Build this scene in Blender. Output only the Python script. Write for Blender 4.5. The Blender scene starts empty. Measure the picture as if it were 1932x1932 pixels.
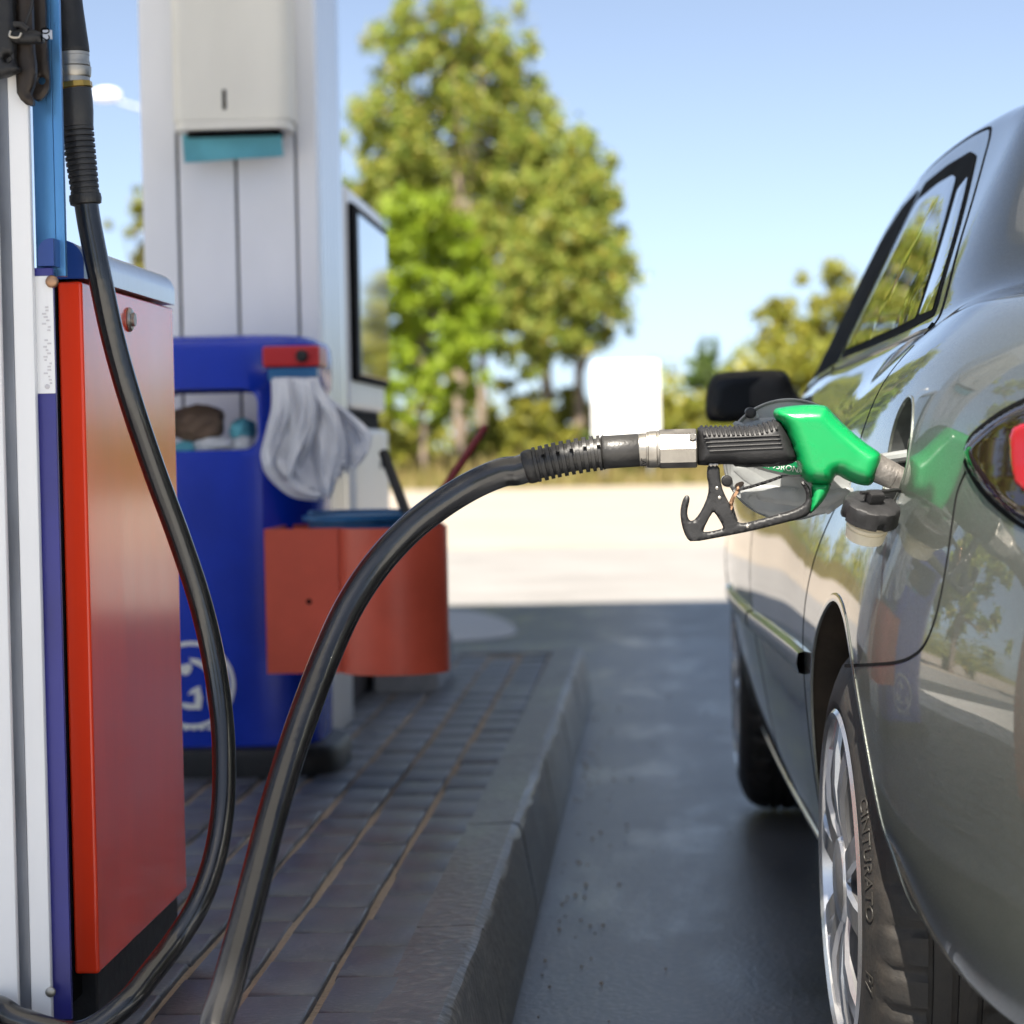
import bpy, bmesh, math, random
import numpy as np
from mathutils import Vector, Matrix
from mathutils.bvhtree import BVHTree
from mathutils.geometry import delaunay_2d_cdt

S = bpy.context.scene
COL = S.collection
R = math.radians
rnd = random.Random(7)

# ------------------------------------------------------------------ camera
F = 4454.0; SZ = 1932.0; HC = 0.9                    # focal length in photo pixels, picture size, eye height
VPX, VPY, ROLL = 1214.0, 842.0, 0.019
yc = Vector(((VPX - SZ/2)/F, (SZ/2 - VPY)/F, -1)).normalized()
zc = Vector((-ROLL, 1, 0)); zc = (zc - yc*zc.dot(yc)).normalized()
xc = yc.cross(zc).normalized()
M3 = Matrix((xc, yc, zc))                            # rows: world axes in camera space -> cam-to-world
cam = bpy.data.objects.new('camera', bpy.data.cameras.new('camera')); COL.objects.link(cam)
cam.matrix_world = Matrix.Translation((0, 0, HC)) @ M3.to_4x4()
cam.data.sensor_width = 36; cam.data.lens = 36*F/SZ
cam.data.clip_start = 0.05; cam.data.clip_end = 3000
cam.data.dof.use_dof = True; cam.data.dof.focus_distance = 2.98; cam.data.dof.aperture_fstop = 5.0
S.camera = cam
CP = Vector((0, 0, HC))
def ray(u, v): return (M3 @ Vector((u - SZ/2, SZ/2 - v, -F))).normalized()
def at(u, v, Y):                                     # the point at distance Y seen there
    d = ray(u, v); return CP + d*(Y/d.y)

# ------------------------------------------------------------------ sky, sun, exposure
SUN_EL, SUN_AZ = R(54), R(8)                        # sun behind the camera, to its left
w = bpy.data.worlds.new('World'); S.world = w; w.use_nodes = True
nt = w.node_tree; nt.nodes.clear()
wo = nt.nodes.new('ShaderNodeOutputWorld'); bg = nt.nodes.new('ShaderNodeBackground'); sk = nt.nodes.new('ShaderNodeTexSky')
sk.sky_type = 'NISHITA'; sk.sun_disc = False; sk.sun_elevation = SUN_EL
sk.sun_rotation = R(180) + SUN_AZ
sk.air_density = 0.5; sk.dust_density = 0.6; sk.ozone_density = 5.0
bg.inputs[1].default_value = 0.05
hsv = nt.nodes.new('ShaderNodeHueSaturation'); hsv.inputs['Saturation'].default_value = .70; hsv.inputs['Value'].default_value = .92; hsv.inputs['Hue'].default_value = .493   # sky colour desaturated, slightly dimmed and hue-shifted
nt.links.new(sk.outputs[0], hsv.inputs['Color']); nt.links.new(hsv.outputs[0], bg.inputs[0]); nt.links.new(bg.outputs[0], wo.inputs[0])
sd = bpy.data.lights.new('sun', 'SUN'); sun = bpy.data.objects.new('sun', sd); COL.objects.link(sun)
sd.energy = 3.5; sd.angle = R(0.5); sd.color = (1, .93, .82)
to_sun = Vector((-math.sin(SUN_AZ)*math.cos(SUN_EL), -math.cos(SUN_AZ)*math.cos(SUN_EL), math.sin(SUN_EL)))
sun.rotation_euler = to_sun.to_track_quat('Z', 'Y').to_euler()
S.view_settings.view_transform = 'Standard'; S.view_settings.look = 'None'
S.view_settings.exposure = 2.15; S.view_settings.gamma = 1.0
S.cycles.max_bounces = 8; S.cycles.use_denoising = True

# ------------------------------------------------------------------ materials
def mat(name, col, rough=.5, metal=0., coat=0., var=.12, scale=8., bump=0., bscale=60., spec=.5, col2=None, stretch=(1,1,1), rvar=.1,
        coat_rough=.03, trans=0., alpha=1., thresh=None):
    m = bpy.data.materials.new(name); m.use_nodes = True
    n = m.node_tree.nodes; l = m.node_tree.links; p = n['Principled BSDF']
    tc = n.new('ShaderNodeTexCoord'); mp = n.new('ShaderNodeMapping'); mp.inputs['Scale'].default_value = stretch
    l.new(tc.outputs['Object'], mp.inputs[0])
    nz = n.new('ShaderNodeTexNoise'); nz.inputs['Scale'].default_value = scale; nz.inputs['Detail'].default_value = 6
    l.new(mp.outputs[0], nz.inputs[0])
    rp = n.new('ShaderNodeValToRGB'); e = rp.color_ramp.elements
    c2 = col2 if col2 else [min(1, c*(1+var)) for c in col]
    c1 = col if col2 else [c*(1-var) for c in col]
    t = thresh if thresh else (.32, .68)
    e[0].position, e[1].position = t
    e[0].color = (*c1, 1); e[1].color = (*c2, 1)
    l.new(nz.outputs[0], rp.inputs[0]); l.new(rp.outputs[0], p.inputs['Base Color'])
    mr = n.new('ShaderNodeMapRange'); mr.inputs[3].default_value = max(.01, rough*(1-rvar)); mr.inputs[4].default_value = min(1, rough*(1+rvar))
    l.new(nz.outputs[0], mr.inputs[0]); l.new(mr.outputs[0], p.inputs['Roughness'])
    p.inputs['Metallic'].default_value = metal; p.inputs['Coat Weight'].default_value = coat; p.inputs['Coat Roughness'].default_value = coat_rough
    p.inputs['Specular IOR Level'].default_value = spec
    if trans: p.inputs['Transmission Weight'].default_value = trans
    if alpha < 1: p.inputs['Alpha'].default_value = alpha
    if bump:
        nb = n.new('ShaderNodeTexNoise'); nb.inputs['Scale'].default_value = bscale; nb.inputs['Detail'].default_value = 5
        l.new(mp.outputs[0], nb.inputs[0])
        b = n.new('ShaderNodeBump'); b.inputs['Strength'].default_value = bump; b.inputs['Distance'].default_value = .004
        l.new(nb.outputs[0], b.inputs['Height']); l.new(b.outputs[0], p.inputs['Normal'])
    return m

def leaf_mat(name, cols, trans=.35):
    m = bpy.data.materials.new(name); m.use_nodes = True
    n = m.node_tree.nodes; l = m.node_tree.links; p = n['Principled BSDF']; out = n['Material Output']
    g = n.new('ShaderNodeNewGeometry'); rp = n.new('ShaderNodeValToRGB'); el = rp.color_ramp.elements
    while len(el) < len(cols): el.new(.5)
    for i, c in enumerate(cols): el[i].position = i/(len(cols)-1); el[i].color = (*c, 1)
    l.new(g.outputs['Random Per Island'], rp.inputs[0]); l.new(rp.outputs[0], p.inputs['Base Color'])
    p.inputs['Roughness'].default_value = .55
    tr = n.new('ShaderNodeBsdfTranslucent'); l.new(rp.outputs[0], tr.inputs[0])
    mx = n.new('ShaderNodeMixShader'); mx.inputs[0].default_value = trans
    l.new(p.outputs[0], mx.inputs[1]); l.new(tr.outputs[0], mx.inputs[2]); l.new(mx.outputs[0], out.inputs[0])
    return m

M = {}
M['rubber'] = mat('hose_rubber', (.012, .012, .013), .22, coat=.5, coat_rough=.1, var=.25, scale=30, bump=.12, bscale=90, spec=.55, rvar=.3)
M['boot'] = mat('boot_rubber', (.022, .021, .02), .42, var=.2, scale=40, bump=.15, bscale=200)
M['black'] = mat('black_plastic', (.016, .016, .017), .48, var=.25, scale=60, bump=.15, bscale=300, rvar=.25, spec=.35)
M['blackgloss'] = mat('glossy_black', (.006, .006, .007), .12, var=.1, scale=20)
M['green'] = mat('green_vinyl', (.002, .22, .058), .30, scale=14, bump=.2, bscale=45, rvar=.45, spec=.5, col2=(.025, .29, .10), thresh=(.52, .78))
M['steel'] = mat('worn_steel', (.40, .375, .335), .42, metal=1, var=.18, scale=35, bump=.1, bscale=120, rvar=.4)
M['brass'] = mat('brass', (.55, .33, .08), .3, metal=1, var=.12, scale=40, bump=.1)
M['copper'] = mat('dull_copper', (.42, .25, .15), .45, metal=.8, var=.2, scale=80)
M['cast'] = mat('cast_spout', (.46, .43, .40), .48, metal=.9, var=.15, scale=60, bump=.2, bscale=250)
M['doorgrey'] = mat('fuel_door_paint', (.29, .30, .30), .42, metal=.15, var=.10, scale=30, bump=.1, bscale=80, coat=.2)
M['cream'] = mat('cream_plastic', (.74, .66, .50), .45, var=.08, scale=40)
M['sticker'] = mat('green_sticker', (.0, .20, .07), .35, var=.05)
M['lettering'] = mat('white_lettering', (.78, .80, .78), .5, var=.04)
M['orange'] = mat('orange_enamel', (.86, .05, .012), .2, var=.12, scale=5, stretch=(1, 1, .15), bump=.05, bscale=120, rvar=.45, coat=.25, coat_rough=.1, spec=.40)
M['orangebox'] = mat('faded_red_enamel', (.56, .085, .045), .42, var=.16, scale=6, bump=.04, rvar=.3)
M['blue'] = mat('blue_bin_plastic', (.003, .034, .44), .26, var=.12, scale=6, bump=.05, bscale=30, rvar=.2)
M['bluepaint'] = mat('blue_enamel', (.012, .05, .24), .32, var=.15, scale=12, stretch=(1, 1, .2))
M['bluemetal'] = mat('brushed_blue_metal', (.10, .28, .55), .3, metal=.7, var=.12, scale=30, stretch=(1, 1, .06), rvar=.3)
M['violet'] = mat('blue_violet_enamel', (.03, .03, .22), .35, var=.15, scale=8)
M['white'] = mat('white_enamel', (.80, .80, .80), .34, var=.05, scale=9, bump=.03, rvar=.2, stretch=(1, 1, .3))
M['pillar'] = mat('pillar_cladding', (.82, .82, .83), .38, var=.06, scale=5, stretch=(1, 1, .35), bump=.02, rvar=.2)
M['alu'] = mat('brushed_aluminium', (.62, .63, .65), .32, metal=.85, var=.08, scale=30, stretch=(1, 1, .05), rvar=.3)
M['grey'] = mat('grey_metal', (.30, .32, .36), .4, metal=.4, var=.25, scale=22, stretch=(1, 1, .25))
M['darkbrown'] = mat('dark_bronze_metal', (.03, .022, .017), .42, metal=.5, var=.25, scale=30, rvar=.3)
M['dispenser'] = mat('ivory_plastic', (.74, .71, .63), .38, var=.05, scale=9, stretch=(1, 1, .3))
M['teal'] = mat('teal_paper', (.13, .44, .52), .8, var=.12, scale=14)
M['gap'] = mat('dark_gap', (.004, .004, .0045), .8, var=.1, spec=.1)
M['screen'] = mat('display_glass', (.03, .035, .04), .06, var=.1, spec=.9, coat=1)
M['glove'] = mat('thin_white_plastic', (.90, .91, .95), .35, var=.04, scale=30, bump=.3, bscale=35)
M['paper'] = mat('crumpled_paper', (.70, .72, .74), .7, var=.08, scale=30)
M['kraft'] = mat('brown_paper', (.20, .13, .085), .75, var=.2, scale=20)
M['red'] = mat('red_plastic', (.50, .015, .02), .35, var=.1)
M['redhandle'] = mat('dark_red_handle', (.16, .008, .01), .4, var=.15)
M['bucket'] = mat('blue_bucket_plastic', (.015, .13, .32), .35, var=.1)
M['rubbertyre'] = mat('tyre_rubber', (.014, .0135, .013), .62, var=.3, scale=40, bump=.2, bscale=160, col2=(.028, .024, .02))
M['tyretext'] = mat('tyre_lettering', (.030, .027, .023), .5, var=.1)
M['rim'] = mat('rim_silver', (.58, .58, .59), .25, metal=.85, var=.06, coat=.5, scale=20)
M['liner'] = mat('dirty_wheel_liner', (.035, .026, .018), .85, var=.4, scale=12, bump=.3)
M['cavity'] = mat('grey_filler_pocket', (.07, .075, .075), .45, metal=.3, var=.3, scale=40)
M['glass'] = mat('dark_window_glass', (.006, .007, .007), .02, var=.05, spec=.75, coat=1, coat_rough=.01, rvar=.0)  # opaque near-black colour stands in for the dark cabin behind
M['lens'] = mat('smoked_lamp_lens', (.010, .004, .005), .04, var=.1, spec=.5, rvar=0)
M['redlens'] = mat('red_lamp_lens', (.32, .0, .006), .15, var=.1, spec=.3)
M['mirrordark'] = mat('dark_mirror_reflection', (.004, .004, .005), .25, var=.1, spec=.25)  # near-black colour stands in for the dark reflection in the mirror glass
M['fadedprint'] = mat('faded_print', (.56, .54, .56), .5, var=.1)
M['chrome'] = mat('chrome', (.75, .75, .76), .08, metal=1, var=.03)
M['trim'] = mat('rub_strip', (.12, .125, .12), .3, metal=.5, var=.1, coat=.7)
M['whiteboard'] = mat('white_sign', (.80, .80, .80), .5, var=.03)
M['faintblue'] = mat('faded_blue_print', (.30, .40, .62), .5, var=.05)
M['bark'] = mat('bark', (.22, .17, .13), .9, var=.35, scale=8, stretch=(1, 1, .3), bump=.5)
M['concrete_dark'] = mat('dark_block', (.03, .025, .025), .8, var=.2)
M['concrete'] = mat('concrete_block', (.22, .23, .25), .85, var=.2, scale=20, bump=.3)
M['canopy'] = mat('canopy_white', (.84, .84, .84), .5, var=.03)
M['leafA'] = leaf_mat('leaves_olive', [(0.149, 0.230, 0.034), (0.276, 0.345, 0.057), (0.391, 0.402, 0.069), (0.172, 0.253, 0.057), (0.483, 0.368, 0.069)], .48)
M['leafB'] = leaf_mat('leaves_lime', [(.18, .28, .015), (.30, .40, .02), (.14, .22, .012), (.36, .42, .03)], .4)
M['leafC'] = leaf_mat('leaves_yellowing', [(0.299, 0.310, 0.034), (0.196, 0.253, 0.034), (0.437, 0.368, 0.057), (0.230, 0.265, 0.052), (0.380, 0.345, 0.052)], .48)
M['leafD'] = leaf_mat('leaves_green', [(0.070, 0.140, 0.028), (0.126, 0.196, 0.042), (0.098, 0.154, 0.042), (0.168, 0.210, 0.056)])

# car paint: metallic grey green flakes under clear coat
m = mat('grey_green_car_paint', (.105, .115, .100), .38, metal=.5, var=.05, scale=3, coat=1., coat_rough=.035, rvar=.05)
n = m.node_tree.nodes; l = m.node_tree.links; p = n['Principled BSDF']
vo = n.new('ShaderNodeTexVoronoi'); vo.inputs['Scale'].default_value = 1500
tc = n.new('ShaderNodeTexCoord'); l.new(tc.outputs['Object'], vo.inputs['Vector'])
nm = n.new('ShaderNodeNormalMap'); nm.space = 'OBJECT'
vm = n.new('ShaderNodeVectorMath'); vm.operation = 'SUBTRACT'; vm.inputs[1].default_value = (.5, .5, .5)
l.new(vo.outputs['Color'], vm.inputs[0])
v2 = n.new('ShaderNodeVectorMath'); v2.operation = 'SCALE'; v2.inputs['Scale'].default_value = .22; l.new(vm.outputs[0], v2.inputs[0])
gm = n.new('ShaderNodeNewGeometry'); v3 = n.new('ShaderNodeVectorMath'); v3.operation = 'ADD'
l.new(gm.outputs['Normal'], v3.inputs[0]); l.new(v2.outputs[0], v3.inputs[1])
v4 = n.new('ShaderNodeVectorMath'); v4.operation = 'NORMALIZE'; l.new(v3.outputs[0], v4.inputs[0]); l.new(v4.outputs[0], p.inputs['Normal'])
n.remove(nm)
M['paint'] = m

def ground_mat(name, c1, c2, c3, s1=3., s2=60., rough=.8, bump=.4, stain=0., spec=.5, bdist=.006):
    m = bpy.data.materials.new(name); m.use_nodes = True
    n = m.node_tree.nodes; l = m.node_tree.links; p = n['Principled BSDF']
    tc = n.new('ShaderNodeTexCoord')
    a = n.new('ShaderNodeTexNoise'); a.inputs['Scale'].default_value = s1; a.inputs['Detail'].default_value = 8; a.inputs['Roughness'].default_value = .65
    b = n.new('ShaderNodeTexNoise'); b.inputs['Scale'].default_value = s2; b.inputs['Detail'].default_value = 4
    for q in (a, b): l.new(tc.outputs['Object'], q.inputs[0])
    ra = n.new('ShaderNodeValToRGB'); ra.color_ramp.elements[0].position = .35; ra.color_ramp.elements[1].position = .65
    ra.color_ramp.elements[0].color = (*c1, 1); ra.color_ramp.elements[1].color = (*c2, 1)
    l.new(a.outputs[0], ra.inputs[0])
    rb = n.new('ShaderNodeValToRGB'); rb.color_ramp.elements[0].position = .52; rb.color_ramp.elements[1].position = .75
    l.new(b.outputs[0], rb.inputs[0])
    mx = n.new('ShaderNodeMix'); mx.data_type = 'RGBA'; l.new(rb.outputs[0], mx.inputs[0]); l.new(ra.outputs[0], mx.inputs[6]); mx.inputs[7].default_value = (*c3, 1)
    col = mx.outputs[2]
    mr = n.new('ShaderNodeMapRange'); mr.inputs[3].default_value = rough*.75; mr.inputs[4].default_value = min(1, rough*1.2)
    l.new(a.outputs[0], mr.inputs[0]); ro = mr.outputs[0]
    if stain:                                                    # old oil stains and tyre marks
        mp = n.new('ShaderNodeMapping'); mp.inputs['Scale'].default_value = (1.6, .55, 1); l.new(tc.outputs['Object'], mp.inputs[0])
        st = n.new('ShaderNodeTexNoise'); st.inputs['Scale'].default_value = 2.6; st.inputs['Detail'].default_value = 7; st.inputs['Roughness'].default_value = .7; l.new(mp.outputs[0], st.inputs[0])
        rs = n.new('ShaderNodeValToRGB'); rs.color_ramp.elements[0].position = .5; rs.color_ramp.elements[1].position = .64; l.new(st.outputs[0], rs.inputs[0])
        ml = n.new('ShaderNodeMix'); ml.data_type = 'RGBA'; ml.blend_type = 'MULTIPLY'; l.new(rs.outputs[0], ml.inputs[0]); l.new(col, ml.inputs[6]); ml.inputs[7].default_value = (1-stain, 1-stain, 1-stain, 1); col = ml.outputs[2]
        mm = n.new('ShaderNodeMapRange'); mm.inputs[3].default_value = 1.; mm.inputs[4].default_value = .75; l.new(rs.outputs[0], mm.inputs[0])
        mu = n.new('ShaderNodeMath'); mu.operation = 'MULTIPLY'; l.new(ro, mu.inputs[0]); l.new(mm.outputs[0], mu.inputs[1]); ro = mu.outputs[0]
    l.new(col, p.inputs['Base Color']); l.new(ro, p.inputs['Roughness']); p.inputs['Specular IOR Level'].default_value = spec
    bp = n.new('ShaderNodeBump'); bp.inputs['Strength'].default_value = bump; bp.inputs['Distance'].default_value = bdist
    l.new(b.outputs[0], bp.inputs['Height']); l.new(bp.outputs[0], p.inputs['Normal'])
    return m
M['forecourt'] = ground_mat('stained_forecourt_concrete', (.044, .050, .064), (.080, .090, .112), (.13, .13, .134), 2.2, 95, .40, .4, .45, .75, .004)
M['asphalt'] = ground_mat('dark_asphalt', (.05, .052, .058), (.075, .077, .083), (.10, .10, .105), 2, 90, .42, .25, .3, .6, .004)
M['road'] = ground_mat('worn_road_asphalt', (.20, .19, .18), (.25, .24, .23), (.28, .27, .26), 1.2, 60, .85)
M['palecon'] = ground_mat('pale_concrete', (.42, .41, .39), (.48, .47, .45), (.50, .49, .47), 1.2, 60, .85)
M['sand'] = ground_mat('dry_sand', (.29, .245, .20), (.35, .30, .245), (.31, .27, .215), .4, 20, .95)
M['grassland'] = ground_mat('dry_grassland', (.13, .13, .04), (.20, .17, .05), (.24, .18, .07), .3, 8, .95)
M['joint'] = ground_mat('joint_sand', (.24, .19, .14), (.30, .24, .18), (.16, .13, .10), 8, 120, .95)
M['kerb'] = ground_mat('worn_kerb_concrete', (.06, .063, .07), (.11, .112, .12), (.19, .187, .18), 6, 50, .45, .7, .3, .7)
# pavers: every stone a shade of its own
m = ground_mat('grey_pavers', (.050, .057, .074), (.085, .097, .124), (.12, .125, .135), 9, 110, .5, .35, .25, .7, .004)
n = m.node_tree.nodes; l = m.node_tree.links; p = n['Principled BSDF']
g = n.new('ShaderNodeNewGeometry'); hs = n.new('ShaderNodeHueSaturation'); mr = n.new('ShaderNodeMapRange'); mr.inputs[3].default_value = .84; mr.inputs[4].default_value = 1.14
lk = p.inputs['Base Color'].links[0].from_socket
l.new(g.outputs['Random Per Island'], mr.inputs[0]); l.new(mr.outputs[0], hs.inputs['Value']); l.new(lk, hs.inputs['Color']); l.new(hs.outputs[0], p.inputs['Base Color'])
M['paver'] = m

# ------------------------------------------------------------------ mesh helpers
class MB:
    def __init__(s): s.v = []; s.f = []
    def add(s, vf):
        o = len(s.v); s.v += [tuple(a) for a in vf[0]]; s.f += [tuple(i+o for i in q) for q in vf[1]]; return s
    def build(s, name, m, parent=None, smooth=True, angle=40): return new(name, s.v, s.f, m, parent, smooth, angle)

def new(name, v, f, m, parent=None, smooth=True, angle=40):
    me = bpy.data.meshes.new(name); me.from_pydata([tuple(a) for a in v], [], [tuple(q) for q in f]); me.update()
    if smooth:
        me.polygons.foreach_set('use_smooth', [True]*len(me.polygons)); me.set_sharp_from_angle(angle=R(angle))
    for q in (m if isinstance(m, list) else [m]): me.materials.append(M[q] if isinstance(q, str) else q)
    o = bpy.data.objects.new(name, me); COL.objects.link(o)
    if smooth and len(v) < 4000 and name != 'cut':
        q = o.modifiers.new('flat_faces', 'WEIGHTED_NORMAL'); q.keep_sharp = True; q.weight = 80
    if parent: adopt(o, parent)
    return o
def wloc(o):
    p = Vector(o.location)
    return p
def adopt(o, parent):
    o.parent = parent
    top = parent
    while top.parent: top = top.parent
    o.matrix_parent_inverse = Matrix.Translation(-Vector(top.location)) if parent is top else Matrix.Identity(4)
def thing(name, label, cat, loc=(0, 0, 0), group=None):
    o = bpy.data.objects.new(name, None); COL.objects.link(o); o.location = loc; o.empty_display_size = .1
    return tag(o, label, cat, group)
def tag(o, label, cat=None, group=None, kind=None):
    o['label'] = label
    if cat: o['category'] = cat
    if group: o['group'] = group
    if kind: o['kind'] = kind
    return o
def struct(o, kind='structure'): o['kind'] = kind; return o

def box(x0, x1, y0, y1, z0, z1, bev=0., seg=2):
    bm = bmesh.new(); bmesh.ops.create_cube(bm, size=1)
    for v in bm.verts: v.co = Vector(((x0+x1)/2 + v.co.x*(x1-x0), (y0+y1)/2 + v.co.y*(y1-y0), (z0+z1)/2 + v.co.z*(z1-z0)))
    if bev: bmesh.ops.bevel(bm, geom=bm.edges[:], offset=bev, segments=seg, affect='EDGES', profile=.5)
    return dump(bm)
def dump(bm):
    bm.verts.index_update(); r = ([v.co.copy() for v in bm.verts], [[v.index for v in f.verts] for f in bm.faces]); bm.free(); return r
def xform(vf, mx): return ([mx @ Vector(v) for v in vf[0]], vf[1])
def frames(pts):
    T = []
    for i in range(len(pts)):
        a = pts[max(0, i-1)]; b = pts[min(len(pts)-1, i+1)]; T.append((b-a).normalized())
    n = T[0].orthogonal().normalized(); N = []
    for i, t in enumerate(T):
        n = (n - t*n.dot(t)).normalized(); N.append(n)
    return T, N
def tube(pts, rad, seg=20, cap=True, poly=False):
    pts = [Vector(p) for p in pts]; rs = rad if isinstance(rad, (list, tuple)) else [rad]*len(pts)
    # straight repeats keep their direction
    q = pts[:]; T = []
    for i in range(len(q)):
        a = i
        while a > 0 and (q[i]-q[a]).length < 1e-9: a -= 1
        a = max(0, a-1) if a == i else a
        b = min(len(q)-1, i+1)
        while b < len(q)-1 and (q[b]-q[a]).length < 1e-9: b += 1
        d = q[b]-q[a]; T.append(d.normalized() if d.length > 1e-9 else (T[-1] if T else Vector((0, 0, 1))))
    n = T[0].orthogonal().normalized(); v = []; f = []
    for i, t in enumerate(T):
        n = (n - t*n.dot(t)).normalized(); bb = t.cross(n)
        for k in range(seg):
            a = 2*math.pi*k/seg; v.append(q[i] + (n*math.cos(a) + bb*math.sin(a))*rs[i])
    for i in range(len(q)-1):
        for k in range(seg):
            k2 = (k+1) % seg; f.append((i*seg+k, i*seg+k2, (i+1)*seg+k2, (i+1)*seg+k))
    if cap:
        f.append(tuple(range(seg-1, -1, -1))); f.append(tuple((len(q)-1)*seg+k for k in range(seg)))
    return v, f
def lathe(a, b, prof, seg=28):                      # prof: (t along a->b in metres, radius)
    a = Vector(a); d = (Vector(b)-a).normalized()
    return tube([a + d*t for t, r in prof], [r for t, r in prof], seg)
def catmull(P, n=10):
    P = [Vector(p) for p in P]; out = []
    for i in range(len(P)-1):
        p0 = P[max(i-1, 0)]; p1 = P[i]; p2 = P[i+1]; p3 = P[min(i+2, len(P)-1)]
        for k in range(n):
            t = k/n
            out.append(.5*((2*p1) + (p2-p0)*t + (2*p0-5*p1+4*p2-p3)*t*t + (3*p1-p0-3*p2+p3)*t**3))
    out.append(P[-1]); return out
def resample(poly, step, closed=True):
    P = [Vector(p) for p in poly]; out = []
    n = len(P)
    for i in range(n if closed else n-1):
        a, b = P[i], P[(i+1) % n]; k = max(1, int(math.ceil((b-a).length/step)))
        for j in range(k): out.append(a + (b-a)*(j/k))
    return out
def smooth_poly(poly, it=2):
    P = [Vector(p) for p in poly]
    for _ in range(it):
        Q = []
        for i in range(len(P)):
            a, b = P[i], P[(i+1) % len(P)]; Q += [a*.75+b*.25, a*.25+b*.75]
        P = Q
    return P
def round_poly(poly, r, k=5):
    P = [Vector((p[0], p[1])) for p in poly]; out = []
    for i in range(len(P)):
        a, b, c = P[i-1], P[i], P[(i+1) % len(P)]; u = a-b; w_ = c-b; ru = min(r, .45*u.length); rw = min(r, .45*w_.length)
        s_, e = b+u.normalized()*ru, b+w_.normalized()*rw
        for j in range(k+1):
            t = j/k; out.append(s_*(1-t)**2 + b*2*t*(1-t) + e*t*t)
    return out
def inpoly(P, poly):
    x, y = P[:, 0], P[:, 1]; c = np.zeros(len(P), bool); A = np.array([(p[0], p[1]) for p in poly])
    for i in range(len(A)):
        x1, y1 = A[i]; x2, y2 = A[i-1]
        with np.errstate(divide='ignore', invalid='ignore'):
            q = ((y1 > y) != (y2 > y)) & (x < (x2-x1)*(y-y1)/(y2-y1 + 1e-30) + x1)
        c ^= q
    return c
def edgedist(P, polys):
    d = np.full(len(P), 1e9)
    for poly in polys:
        A = np.array([(p[0], p[1]) for p in poly]); B = np.roll(A, -1, 0)
        for a, b in zip(A, B):
            ab = b-a; t = np.clip(((P-a) @ ab)/(ab @ ab + 1e-20), 0, 1)
            d = np.minimum(d, np.hypot(*(P - (a + t[:, None]*ab)).T))
    return d
def fill(poly, holes, step):
    polys = [resample(poly, step)] + [resample(h, step) for h in holes]
    V = []; E = []
    for q in polys:
        o = len(V); V += [Vector((p[0], p[1])) for p in q]; E += [(o+i, o+(i+1) % len(q)) for i in range(len(q))]
    A = np.array([(p[0], p[1]) for p in polys[0]]); mn, mxx = A.min(0), A.max(0)
    gx, gy = np.meshgrid(np.arange(mn[0]+step/2, mxx[0], step), np.arange(mn[1]+step/2, mxx[1], step*.87))
    gx[1::2] += step/2
    G = np.stack([gx.ravel(), gy.ravel()], 1)
    k = inpoly(G, polys[0])
    for h in polys[1:]: k &= ~inpoly(G, h)
    G = G[k]
    if len(G): G = G[edgedist(G, polys) > step*.45]
    V += [Vector(g) for g in G]
    vo, eo, fo, *_ = delaunay_2d_cdt(V, E, [], 0, 1e-7)
    P = np.array([(p[0], p[1]) for p in vo])
    C = np.array([P[list(t)].mean(0) for t in fo]); k = inpoly(C, polys[0])
    for h in polys[1:]: k &= ~inpoly(C, h)
    fo = [tuple(t) for t, kk in zip(fo, k) if kk]
    return P, fo, edgedist(P, polys)
def inflate(poly, T, r, step, to3d, holes=(), Tmin=.0):     # pillow solid: to3d(x, y, h)
    P, fo, d = fill(poly, list(holes), step)
    q = np.clip(d/r, 0, 1); h = Tmin + (T-Tmin)*np.sqrt(np.clip(1-(1-q)**2, 0, 1))
    n = len(P); v = [to3d(P[i, 0], P[i, 1], h[i]) for i in range(n)] + [to3d(P[i, 0], P[i, 1], -h[i]) for i in range(n)]
    f = []
    cnt = {}
    for t in fo:
        f.append(t); f.append(tuple(i+n for i in reversed(t)))
        for i in range(3):
            e = (t[i], t[(i+1) % 3]); cnt[e] = 1
    if Tmin > 0:
        for a, b in cnt:
            if (b, a) not in cnt: f.append((b, a, a+n, b+n))
    else:                                                   # weld the rim
        bd = set()
        for a, b in cnt:
            if (b, a) not in cnt: bd |= {a, b}
        f = [tuple((i-n if i >= n and (i-n) in bd else i) for i in q) for q in f]
    return v, f
def text_mesh(s, size, extrude=.0005):
    c = bpy.data.curves.new('t', 'FONT'); c.body = s; c.size = size; c.extrude = extrude; c.align_x = 'CENTER'; c.align_y = 'CENTER'
    o = bpy.data.objects.new('t', c); COL.objects.link(o); dg = bpy.context.evaluated_depsgraph_get()
    me = bpy.data.meshes.new_from_object(o.evaluated_get(dg)); r = ([v.co.copy() for v in me.vertices], [tuple(q.vertices) for q in me.polygons])
    bpy.data.objects.remove(o); bpy.data.curves.remove(c); bpy.data.meshes.remove(me); return r
def apply_bool(o, cutters):
    for c in cutters:
        q = o.modifiers.new('b', 'BOOLEAN'); q.object = c; q.operation = 'DIFFERENCE'; q.solver = 'EXACT'
    dg = bpy.context.evaluated_depsgraph_get(); me = bpy.data.meshes.new_from_object(o.evaluated_get(dg))
    o.modifiers.clear(); old = o.data; o.data = me; bpy.data.meshes.remove(old)
    for c in cutters: d = c.data; bpy.data.objects.remove(c); bpy.data.meshes.remove(d)
    return o

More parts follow.
